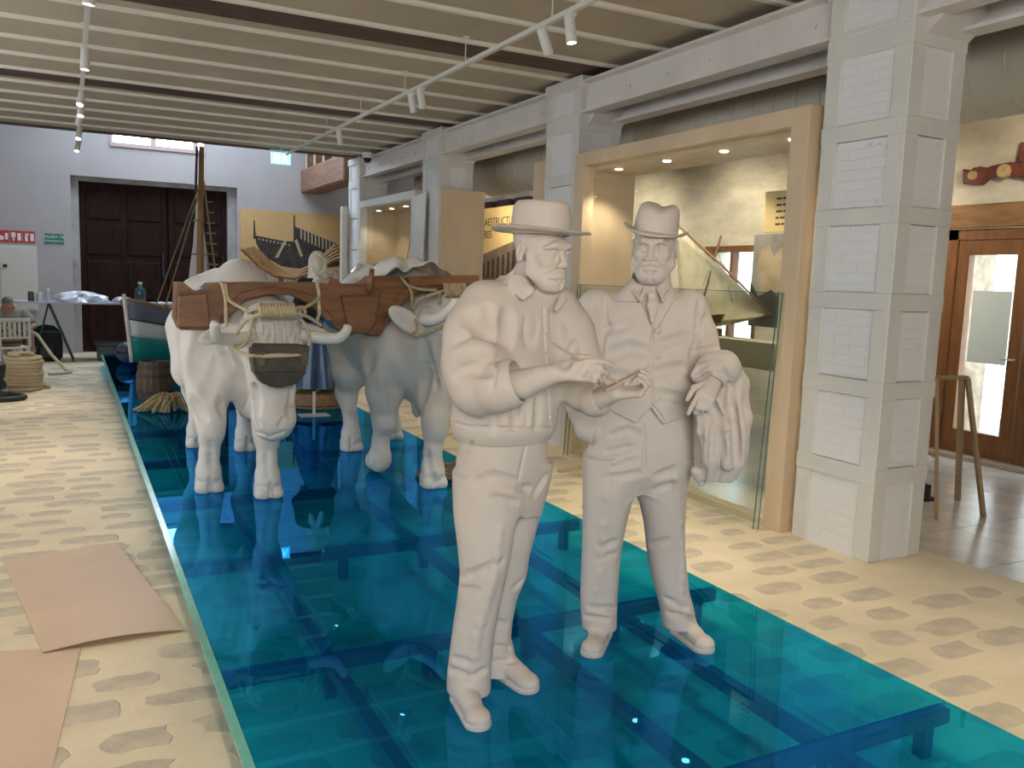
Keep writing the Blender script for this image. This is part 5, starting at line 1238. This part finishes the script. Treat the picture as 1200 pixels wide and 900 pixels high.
# ---- curved boat planks standing before the photograph
sk = thing('boat_planks', 'bundle of curved brown boat planks in front of the ship photograph', 'planks', (4.0, 18.0, 0))
pk_ = mat('bent_plank', (.30, .16, .06), .55, var=.3, scale=5)
for i in range(9):
    o_ = i*1.5
    base = [(283+i*1.4, 291-i*.4), (292+i*1.6, 300-i*.5), (304+i*1.6, 312-i*.5), (322+i*1.3, 323-i*.4), (345, 326-i*.7), (368, 318-i*1.5+(i % 3)*2), (390, 305-i*1.9+(i % 2)*3), (410, 297-i*2.1+(i % 2)*4)]
    pts = [on_y(x, y, 18.0+.05*i) for x, y in base]; Q = []
    for a in range(len(pts)-1):
        for t in (0, .33, .66): Q.append(pts[a].lerp(pts[a+1], t))
    Q.append(pts[-1]); G().tube(Q, .038, n=5).build('plank', pk_, sk, smooth=True)
for x, y in ((3.9, 18.2), (4.9, 18.2)): G().box(x, x+.09, y, y+.09, 0, 1.62).build('support', M['lintel'], sk)

# ------------------------------------------------------------------ far left: work table, seated man, chair, ropes
tb = thing('work_table', 'long trestle work table before the end wall', 'table', (.6, 17.6, 0))
G().box(-1.0, 2.35, 17.25, 18.0, 1.055, 1.085).build('table_top', mat('pale_top', (.46, .50, .58), .35), tb)
tl = mat('green_trestle', (.02, .06, .055), .5)
for x in (-.35, 1.9):
    for yy in (17.35, 17.9): leg((x, yy, 1.055), (x+.38, yy, 0), tl, .05, 'leg', tb); leg((x, yy, 1.055), (x-.26, yy, 0), tl, .05, 'leg', tb)
    leg((x+.16, 17.35, .58), (x+.16, 17.9, .58), tl, .04, 'brace', tb); leg((x-.12, 17.35, .55), (x+.2, 17.35, .55), tl, .035, 'brace', tb)
def crumple(name, label, cx, cy, cz, rx, ry_, rz, m, seed):
    r = random.Random(seed); g = G(); ph_ = [r.uniform(0, 6) for _ in range(6)]
    def f(u, v):
        th = 2*math.pi*u; t = v*math.pi/2; k = 1+.16*math.sin(3*th+ph_[0]+6*v)+.14*math.sin(7*th+ph_[1]-9*v)+.11*math.sin(11*th+ph_[2]+12*v)
        return (cx+rx*k*math.cos(th)*math.cos(t), cy+ry_*k*math.sin(th)*math.cos(t), cz+rz*math.sin(t)*(1+.2*math.sin(5*th+ph_[3])*(1-v)))
    o = g.grid(f, 40, 12, True).build(name, m, None, smooth=True); return tag(o, label, 'bag')
crumple('plastic_bag', 'crumpled clear plastic bag heaped on the work table', .15, 17.5, 1.085, .42, .22, .20, mat('film', (.66, .70, .80), .2, coat=.5), 1)
crumple('plastic_bag', 'small flattened plastic bag beside the green bottle on the work table', .86, 17.5, 1.085, .17, .14, .11, mat('film_dull', (.52, .53, .60), .3, coat=.3), 2)
bt = thing('glass_bottle', 'dark green glass bottle standing on the work table', 'bottle', (1.18, 17.6, 1.085))
G().lathe([(.09, 0), (.10, .02), (.10, .22), (.09, .26), (.04, .30), (.035, .35)], (0, 0, 0), 18).build('body', mat('bottle_green', (.03, .07, .07), .1), bt, smooth=True, local=True); G().cyl((0, 0, .35), (0, 0, .39), .04, n=12).build('cap', M['strap'], bt, local=True)
for i, (x, h, r, col, lab) in enumerate(((-.62, .20, .05, (.10, .05, .03), 'small brown jar on the work table end'), (-.49, .16, .06, (.55, .55, .58), 'short white tub on the work table by the plastic bag'), (-.36, .24, .04, (.50, .52, .56), 'slim pale spray can on the work table by the plastic bag'))):
    j = thing('paint_pot', lab, 'pot', (x, 17.5, 1.085)); G().lathe([(r, 0), (r, h*.8), (r*.7, h*.86)], (0, 0, 0), 14).build('body', mat('pot%d' % i, col, .4), j, smooth=False, local=True); G().cyl((0, 0, h*.86), (0, 0, h), r*.72, n=12).build('lid', M['strap'], j, local=True)
for i, (x, lab) in enumerate(((1.45, 'scrap of white paper lying mid-table'), (1.75, 'curled scrap of white paper at the table far end'))):
    G0 = G().grid(lambda u, v: (x+u*.26, 17.35+v*.2, 1.092+.02*abs(math.sin(u*5+i))*v), 8, 5).build('paper_scrap', M['white'], None, smooth=True); G0.modifiers.new('s', 'SOLIDIFY').thickness = .002; tag(G0, lab, 'paper')
bx = thing('storage_box', 'low grey-green plastic storage box under the work table', 'box', (.75, 17.9, 0))
bxm = mat('box_plastic', (.06, .085, .085), .5)
G().box(.42, 1.20, 17.5, 18.0, 0, .28, .02).build('body', bxm, bx); G().box(.39, 1.23, 17.47, 18.03, .28, .33, .015).build('lid', bxm, bx); G().box(.72, .9, 17.44, 17.47, .22, .30).build('clip', M['black'], bx)
bp_ = thing('backpack', 'black backpack slumped under the trestle table', 'bag', (-.35, 17.6, 0))
g = G().lathe([(.20, 0), (.25, .06), (.26, .35), (.22, .55), (.12, .64), (.001, .66)], (-.40, 17.65, 0), 18, 1, .7); g.build('body', mat('pack_fabric', (.02, .023, .035), .8), bp_, smooth=True); G().tube([(-.58, 17.5, .6), (-.62, 17.42, .35), (-.52, 17.45, .08)], .02).build('strap', M['black'], bp_); G().box(-.52, -.30, 17.40, 17.50, .08, .30, .02).build('front_pocket', mat('pack_pocket', (.05, .055, .08), .7), bp_)
# ---- seated man
fp = Fig(-.88, 16.75, 0); J = fp.J
pr_ = thing('person', 'seated man in grey t-shirt bent forward, working a rope', 'person', tuple(fp.B), fp.rz)
skin = mat('skin', (.36, .20, .15), .6, var=.06); hair = mat('grey_hair', (.16, .15, .14), .8)
S = SDF((-.55, -.75, 0), (.65, .45, 1.35), .010)
hc_ = J(9, 358, -.16)
hf = nrm((.55, -.65, -.5)); hr = nrm(np.cross(hf, V3(0, 0, 1))); hu = np.cross(hr, hf); Rp = np.stack([hr, hf, hu], 1)
head(S, hc_, Rp, 1.0, 0, 0)
S.chain([((-.03, .02, .62), .15), ((-.03, -.03, .80), .165), ((-.02, -.08, .93), .13)], .06)
for s_, hip, kn_, ft in ((-1, (-.13, .0, .52), (-.10, -.46, .55), (-.08, -.44, .08)), (1, (.12, .0, .52), (.24, -.40, .55), (.26, -.34, .08))):
    S.chain([(hip, .10), (kn_, .07)], .05); S.chain([(kn_, .062), ((ft[0], ft[1]+.02, .30), .055), (ft, .038)], .03); S.chain([((ft[0], ft[1]+.04, .04), .04), ((ft[0]+.03, ft[1]-.14, .03), .035)], .03)
for s_, sh, el_, wr2 in ((1, (.19, -.08, .92), (.30, -.16, .70), (.22, -.42, .66)), (-1, (-.20, -.08, .92), (-.28, -.20, .70), (-.05, -.44, .66))):
    S.chain([(sh, .06), (el_, .045)], .03); S.chain([(el_, .044), (wr2, .03)], .02); hand(S, np.array(wr2), (-.3*s_, -.8, -.3), (-.3*s_, -.1, -.9), (-.8*s_, .3, .2), ((40, 50, 30),)*4, 1.0)
S.half(0.); inst('body', S.mesh('body', skin), pr_)
S = SDF((-.5, -.5, .4), (.5, .4, 1.15), .010)
S.chain([((-.03, .03, .56), .175), ((-.03, -.03, .80), .185), ((-.02, -.07, .93), .15), ((-.02, -.10, .99), .08)], .05)
for s_, sh, el_ in ((1, (.17, -.07, .92), (.27, -.13, .77)), (-1, (-.18, -.07, .92), (-.26, -.16, .77))): S.chain([(sh, .085), (el_, .075)], .03); S.cone(np.array(el_), np.array(el_)+(np.array(el_)-np.array(sh))*.5, .062, .062, .004, 'sub')
S.ell(hc_+V3(-.02, .04, -.15), (.075, .075, .05), None, .01, 'sub'); inst('t_shirt', S.mesh('t_shirt', mat('grey_shirt', (.30, .29, .27), .9, bump=.1)), pr_)
S = SDF((-.4, -.6, .35), (.5, .3, .75), .010)
S.chain([((-.13, .03, .53), .135), ((.12, .03, .53), .135)], .06)
for hip, kn_ in (((-.13, .0, .52), (-.11, -.34, .54)), ((.12, .0, .52), (.20, -.30, .54))): S.chain([(hip, .125), (kn_, .10)], .05)
inst('shorts', S.mesh('shorts', mat('dark_shorts', (.05, .055, .075), .9)), pr_)
S = SDF(hc_-.16, hc_+.18, .008); q = hc_+Rp@V3(0, -.028, .055); S.ell(q, (.083, .098, .088), Rp, .01); S.ell(hc_+Rp@V3(0, .10, -.01), (.10, .085, .085), Rp, .01, 'sub'); S.ell(hc_+Rp@V3(0, .02, -.1), (.12, .12, .09), Rp, .02, 'sub')
inst('hair', S.mesh('hair', hair), pr_)
st_ = thing('low_stool', 'low wooden stool under the seated man', 'stool', tuple(fp.B), fp.rz)
G().box(-.22, .2, -.16, .24, .36, .40, .01).build('seat', M['lintel'], st_, local=True)
for x in (-.18, .16):
    for yy in (-.12, .2): G().box(x-.02, x+.02, yy-.02, yy+.02, 0, .36).build('leg', M['lintel'], st_, local=True)
# ---- white plastic chair
wcx, wcy = -.86, 15.55
ch = thing('plastic_chair', 'white plastic chair with a slotted back in front of the seated man', 'chair', (wcx, wcy, 0), math.radians(200))
wp = mat('white_plastic', (.62, .61, .55), .45)
G().box(-.23, .23, -.22, .22, .42, .45, .01).build('seat', wp, ch, local=True)
bk_ = G().box(-.23, .23, .20, .235, .84, .90, .008).box(-.23, -.19, .20, .235, .45, .84).box(.19, .23, .20, .235, .45, .84).build('backrest', wp, ch, local=True)
for i in range(5): G().box(-.16+i*.07, -.125+i*.07, .205, .23, .60, .84).build('back_slat', wp, bk_, local=True)
G().box(-.19, .19, .205, .23, .58, .61).build('back_rail', wp, bk_, local=True)
for x in (-.21, .21):
    for yy in (-.2, .2): G().cyl((x, yy, 0), (x*.95, yy*.95, .42), .022, .025, n=10).build('leg', wp, ch, local=True)
pt = thing('wooden_tub', 'small brown wooden tub standing on the white chair', 'tub', (wcx, wcy, .45))
G().lathe([(.13, 0), (.16, .03), (.17, .10), (.15, .19), (.14, .19), (.15, .10), (.12, .02)], (0, 0, 0), 18).build('bowl', M['lintel'], pt, smooth=True, local=True); G().lathe([(.166, .05), (.176, .06), (.176, .08), (.17, .09)], (0, 0, 0), 18).build('hoop', M['black'], pt, local=True)
# ---- rope coil, loose rope, black pot
rc = thing('rope_coil', 'thick stacked coil of new cream rope on the floor', 'rope', (-.60, 13.65, 0))
for i in range(9):
    G().tube([(-.60+(.215+.01*math.sin(i*2.1))*math.cos(2*math.pi*k/36), 13.65+.215*math.sin(2*math.pi*k/36), .032+i*.052) for k in range(36)], .028, n=8, closed=True).build('rope_turn', M['rope'], rc, smooth=True)
G().tube([(-.60+(.10+.012*k)*math.cos(k*.5), 13.65+(.10+.012*k)*math.sin(k*.5), .50+.002*math.sin(k)) for k in range(10)], .028, n=8).build('rope_end', M['rope'], rc, smooth=True)
G().tube([(-.60+.30*math.cos(2*math.pi*k/36), 13.62+.26*math.sin(2*math.pi*k/36)*1.0, .03) for k in range(30)], .027, n=8).build('rope_turn', M['rope'], rc, smooth=True)
Q = [Vector(fp.B)+Vector((0, 0, 0))+Vector(fp.rt)*.20+Vector(fp.v)*-.45+Vector((0, 0, .66)), Vector((-.50, 16.0, .60)), Vector((-.30, 15.7, .30)), Vector((-.10, 15.55, .06)), Vector((-.02, 15.5, .025)), Vector((-.14, 15.35, .025)), Vector((-.34, 15.3, .025))]
QQ = []
for a in range(len(Q)-1):
    for t in np.linspace(0, 1, 6, endpoint=False): QQ.append(Q[a].lerp(Q[a+1], t))
tag(G().tube(QQ+[Q[-1]], .024, n=8).build('loose_rope', M['rope'], None, smooth=True), 'length of cream rope trailing from the seated man to the floor', 'rope')
bp2 = thing('black_pot', 'black iron tar pot with a thick hose ring beside the rope coil', 'pot', (-.98, 12.9, 0))
G().lathe([(.16, 0), (.20, .05), (.21, .18), (.18, .24), (.20, .30), (.21, .42), (.19, .46), (.17, .46), (.18, .40)], (0, 0, 0), 22).build('body', mat('iron_black', (.018, .022, .03), .35), bp2, smooth=True, local=True)
G().tube([(.10+.32*math.cos(2*math.pi*k/30), -.25+.22*math.sin(2*math.pi*k/30), .035) for k in range(30)], .035, n=8, closed=True).build('hose_ring', M['black'], bp2, smooth=True, local=True)
G().lathe([(.001, 0), (.09, .0), (.11, .06), (.06, .12), (.001, .13)], (.16, -.12, .0), 14).build('pulley', M['black'], bp2, smooth=True, local=True)
# ---- cardboard sheets
def sheetobj(label, px, z0, curl):
    c = [on_z(x, y, z0) for x, y in px]
    def f(u, v):
        p = c[0].lerp(c[1], u).lerp(c[3].lerp(c[2], u), v); p.z = z0+curl(u, v); return p
    o = G().grid(f, 14, 14).build('cardboard_sheet', M['cardboard'], None); o.modifiers.new('s', 'SOLIDIFY').thickness = .004; return tag(o, label, 'cardboard', )
sheetobj('brown cardboard sheet with a lifted edge lying over another sheet', [(3, 657), (137, 636), (216, 738), (50, 765)], .010, lambda u, v: .022*v**3*math.sin(math.pi*u)+.004)
sheetobj('brown cardboard sheet lying half under another on the stone floor', [(-170, 772), (95, 758), (60, 905), (-260, 920)], .005, lambda u, v: .001)
# ---- small wooden offcut by the leaning glass
a, b = on_z(655, 552, .015), on_z(683, 546, .015); d = b-a; R = Matrix.Rotation(math.atan2(d.y, d.x), 3, 'Z')
tag(G().obox((a+b)/2, (d.length, .05, .03), R, .003).build('wood_offcut', M['lightwood']), 'short pale wooden offcut on the floor by the glass sheets', 'offcut')

# ------------------------------------------------------------------ on the deck: boat, buoy, barrel, ropes, mannequin
Z0 = .2
br = thing('barrel', 'small dark wooden barrel standing on the blue deck', 'barrel', (.845, 10.55, Z0))
bwd = mat('barrel_oak', (.075, .05, .035), .7, var=.4, scale=7, stretch=(5, 5, .8), bump=.3)
n = 18
for k in range(n):
    a0, a1 = 2*math.pi*(k+.03)/n, 2*math.pi*(k+.97)/n; vs = []; pf = [(.165, 0), (.195, .13), (.205, .24), (.195, .35), (.165, .50)]
    for r, z in pf: vs += [(r*math.cos(a0), r*math.sin(a0), z), (r*math.cos(a1), r*math.sin(a1), z), ((r-.02)*math.cos(a1), (r-.02)*math.sin(a1), z), ((r-.02)*math.cos(a0), (r-.02)*math.sin(a0), z)]
    fs = []
    for i in range(4): fs += [(4*i+j, 4*i+(j+1) % 4, 4*i+4+(j+1) % 4, 4*i+4+j) for j in range(4)]
    fs += [(3, 2, 1, 0), (16, 17, 18, 19)]
    G()._add(vs, fs).build('stave', bwd, br, local=True)
for z, r in ((.06, .181), (.15, .2), (.34, .199), (.44, .18)): G().lathe([(r, z-.016), (r+.004, z-.016), (r+.004, z+.016), (r, z+.016)], (0, 0, 0), 28).build('hoop', mat('hoop_iron', (.05, .045, .04), .6, metal=.5) if z == .06 else bpy.data.materials['hoop_iron'], br, local=True)
G().cyl((0, 0, .46), (0, 0, .475), .16, n=24).build('head', bwd, br, local=True)
by = thing('buoy', 'dark round fishing buoy with a short rope on the blue deck', 'buoy', (.80, 15.2, Z0))
G().lathe([(.001, 0)]+[(.17*math.sin(math.pi*t/14), .17-.17*math.cos(math.pi*t/14)) for t in range(1, 14)]+[(.001, .34)], (0, 0, 0), 22).build('ball', mat('buoy_skin', (.06, .08, .11), .45, var=.5, scale=12), by, smooth=True, local=True)
G().lathe([(.172, .15), (.18, .16), (.18, .185), (.172, .195)], (0, 0, 0), 22).build('band', M['black'], by, local=True); G().tube([(.05, 0, .33), (.15, -.05, .30), (.3, -.1, .12), (.45, -.12, .02)], .012, n=6).build('rope_tail', M['ropedark'], by, smooth=True, local=True)
mp = thing('rope_mop', 'loose bundle of frayed tan rope ends lying by the barrel', 'rope', (.95, 10.05, Z0))
rr = random.Random(9); g = G(); strands = []
for k in range(110):
    a = rr.uniform(-.3, math.pi+.3); L = rr.uniform(.2, .36); h = rr.uniform(.05, .15); x0, y0 = rr.gauss(0, .04), rr.gauss(0, .03)
    p = [(x0, y0, .06+h*.6), (x0+L*.35*math.cos(a), y0-L*.3*math.sin(a), .05+h), (x0+L*.75*math.cos(a), y0-L*.6*math.sin(a), .03+h*.5), (x0+L*math.cos(a), y0-L*.75*math.sin(a), .012)]
    g.tube(p, .011, n=5)
o = g.build('frayed_strands', mat('mop_fibre', (.32, .24, .13), .85, var=.3, scale=25), mp, smooth=True, local=True); o['kind'] = 'stuff'
cr = thing('old_rope_heap', 'small heap of dark tangled old rope under an ox', 'rope', (2.62, 6.12, Z0))
for k in range(6):
    r0 = .10+.025*k; ph_ = k*1.3
    G().tube([((r0+.02*math.sin(3*t+ph_))*math.cos(t), (r0*.8+.02*math.cos(2*t+ph_))*math.sin(t), .026+.012*(5-k)+.012*math.sin(4*t+ph_)) for t in np.linspace(0, 2*math.pi, 30, endpoint=False)], .013, n=6, closed=True).build('rope_turn', M['ropedark'], cr, smooth=True, local=True)
# ---- wooden sailing boat at the end of the deck
bow = Vector((.80, 13.75, 0)); stern = Vector((2.35, 16.15, 0)); ax_ = (stern-bow).normalized(); pp = Vector((-ax_.y, ax_.x, 0)); LB = (stern-bow).length
bo = thing('sailing_boat', 'small wooden sailing boat painted dark, white and turquoise on the deck end', 'boat', tuple((bow+stern)/2+Vector((0, 0, Z0))), 0)
def hp(u, s, v):
    """u along, s side -1..1, v keel 0..1 gunwale"""
    wmax = .56*(math.sin(math.pi*min(1, .002+u*.745))**.62); zk = .06+.10*(1-u)**3; zg = 1.02-.22*math.sin(math.pi*min(1, u*.9+.05))+.10*(1-u)**2
    w = wmax*(v**.55); c = bow.lerp(stern, u)-ax_*(.16*(v)*(1-u)**2)
    p = c+pp*(s*w); p.z = Z0+zk+(zg-zk)*v; return p
def strake(v0, v1, name, m, off=0.):
    for s in (-1, 1):
        g = G().grid(lambda a, b: hp(a, s, v0+(v1-v0)*b)+pp*(s*off), 26, 6); o = g.build(name, m, bo, smooth=True); o.modifiers.new('s', 'SOLIDIFY').thickness = .02
strake(.0, .42, 'hull_bottom', mat('boat_teal', (.02, .28, .25), .4)); strake(.42, .68, 'white_strake', mat('boat_white', (.62, .66, .64), .4)); strake(.68, .98, 'dark_strake', mat('boat_dark', (.10, .12, .17), .4, var=.2))
for s in (-1, 1):
    G().tube([hp(u, s, 1.0) for u in np.linspace(0, 1, 26)], .028, n=6).build('gunwale', M['lintel'], bo, smooth=True); G().tube([hp(u, s, .69)+pp*(s*.012) for u in np.linspace(0, 1, 26)], .014, n=6).build('rubbing_strip', M['black'], bo, smooth=True)
G().tube([hp(0, 0, v)-ax_*.03 for v in np.linspace(0, 1.08, 10)], .03, n=6).build('stem_post', M['strap'], bo, smooth=True)
G()._add([hp(1, s, v) for v in (0.02, .5, 1) for s in (-1, 1)], [(0, 1, 3, 2), (2, 3, 5, 4)]).build('transom', M['lintel'], bo)
G().grid(lambda a, b: hp(.08+.9*a, (b*2-1)*.9, .55), 14, 4).build('bottom_boards', M['doorwood'], bo)
for u in (.3, .55, .8): p, q = hp(u, -.95, .86), hp(u, .95, .86); G().obox((p+q)/2, ((q-p).length, .16, .03), Matrix.Rotation(math.atan2((q-p).y, (q-p).x), 3, 'Z')).build('thwart', M['lintel'], bo)
mt = Vector((1.93, 15.05, 0))
mast = [Vector((mt.x-.02, mt.y, .35)), Vector((mt.x, mt.y, 2.0)), Vector((mt.x+.04, mt.y, 3.74))]
G().tube(mast, [.065, .055, .04], n=10).build('mast', mat('mast_wood', (.33, .18, .07), .5, var=.2, scale=5, stretch=(4, 4, .5)), bo, smooth=True)
G().tube([Vector((mt.x-.07, mt.y-.08, 3.0)), Vector((mt.x-.04, mt.y-.08, 3.72))], .02, n=8).build('topmast_block', M['black'], bo)
def furl(u, v):
    z = 1.05+1.95*(1-v); r = .03+.13*v; th = 2*math.pi*u; k = 1+.2*math.sin(5*th+v*6)+.12*math.sin(9*th-v*4)
    return (mt.x-.02+.02*(1-v)+r*k*math.cos(th), mt.y+.08+r*.6*k*math.sin(th), z)
G().grid(furl, 40, 26, True).build('furled_sail', mat('sail_white', (.68, .68, .70), .8), bo, smooth=True)
for z in (2.55, 2.0, 1.6): G().tube([(mt.x+(.075+.05*(2.6-z))*math.cos(t)-.01, mt.y+.05+(.1+.03*(2.6-z))*math.sin(t), z) for t in np.linspace(0, 2*math.pi, 18, endpoint=False)], .014, n=5, closed=True).build('sail_tie', M['ropedark'], bo)
for (dx, u, s) in ((0, .12, -1), (.03, .17, -1), (0, .95, 0)):
    G().tube([Vector((mt.x-.03+dx, mt.y-.06, 3.05)), hp(u, s, 1)], .012, n=5).build('shroud', M['ropedark'], bo)
for i in range(9):
    z = 1.5+i*.17; G().tube([(mt.x+.10, mt.y-.02, z), (mt.x+.20+.012*(9-i), mt.y-.03, z)], .012, n=5).build('ratline', M['ropedark'], bo)
G().tube([(mt.x+.06, mt.y-.03, 3.2), (mt.x+.20, mt.y-.03, 2.0), (mt.x+.30, mt.y-.03, 1.2)], .016, n=6).build('halyard', M['ropedark'], bo)
# ---- mannequin of a woman between the oxen
fw = Fig(2.61, 10.05, .2); J = fw.J
wm = thing('mannequin', 'female mannequin in white headscarf, black shawl and blue skirt wrapped in plastic', 'mannequin', tuple(fw.B), fw.rz)
hd = J(372, 309, 0)
S = SDF(hd-V3(.3, .3, .45), hd+V3(.3, .3, .25), .007)
S.ell(hd, (.085, .10, .125), None, .02); S.cone(hd-V3(0, 0, .08), hd-V3(0, -.01, .25), .055, .06, .03); inst('head', S.mesh('head', mat('mannequin_cream', (.58, .54, .44), .5)), wm)
S = SDF(hd-V3(.3, .3, .45), hd+V3(.3, .3, .25), .007)
S.ell(hd+V3(0, .02, .015), (.105, .115, .14), None, .02); S.cone(hd+V3(0, .03, -.08), hd+V3(0, .02, -.22), .10, .13, .05); S.ell(hd+V3(.0, -.10, -.005), (.072, .10, .115), None, .01, 'sub')
S.ell(hd+V3(0, -.10, -.17), .035, None, .02); S.chain([(hd+V3(-.01, -.11, -.17), .028), (hd+V3(-.05, -.13, -.27), .035), (hd+V3(-.06, -.13, -.34), .03)], .02); S.chain([(hd+V3(.01, -.11, -.17), .028), (hd+V3(.045, -.13, -.27), .035), (hd+V3(.06, -.13, -.36), .03)], .02)
inst('headscarf', S.mesh('headscarf', mat('scarf_white', (.66, .63, .54), .8)), wm)
S = SDF((-.4, -.3, .85), (.4, .3, 1.62), .010)
zs = hd[2]-.17
loft(S, [(.90, 0, 0, .17, .13), (1.1, 0, 0, .16, .12), (zs-.10, hd[0]*.9, 0, .24, .13), (zs, hd[0], 0, .15, .10)], 2.3)
for s in (-1, 1): S.chain([((hd[0]+s*.17, 0, zs-.07), .07), ((s*.24, -.02, 1.18), .055), ((s*.15, -.16, 1.02), .045)], .04)
inst('shawl', S.mesh('shawl', mat('black_shawl', (.012, .012, .014), .9)), wm)
def skirt(u, v):
    th = 2*math.pi*u; r = .15+.17*v**.8; k = 1+v*(.10*math.sin(9*th)+.06*math.sin(14*th+1)); return (r*k*math.cos(th)*1.02, r*k*math.sin(th)*.85, 1.02-.80*v)
G().grid(skirt, 90, 20, True).build('skirt', mat('blue_skirt', (.03, .085, .19), .4, var=.35, scale=7, coat=.25), wm, smooth=True, local=True)
G().lathe([(.34, .02), (.37, .03), (.38, .12), (.36, .16), (.001, .16)], (0, 0, 0), 30).build('base', M['lintel'], wm, local=True, angle=40)
lg = G().cyl((0, 0, .16), (0, 0, .9), .03).build('support_pole', M['strap'], wm, local=True)
G().lathe([(.001, 0), (.38, 0), (.38, .02)], (0, 0, .0), 30).build('base_foot', M['lintel'], wm, local=True)
sg = thing('label_stand', 'small clear label stand with a flat pale plate on the deck', 'stand', tuple(on_z(368, 487, .2)))
G().box(-.16, .16, -.10, .10, 0, .012, .003).build('plate', mat('plate_grey', (.46, .47, .48), .3), sg, local=True); G().box(-.014, .014, -.01, .01, .012, .27).build('stem', M['strap'], sg, local=True)
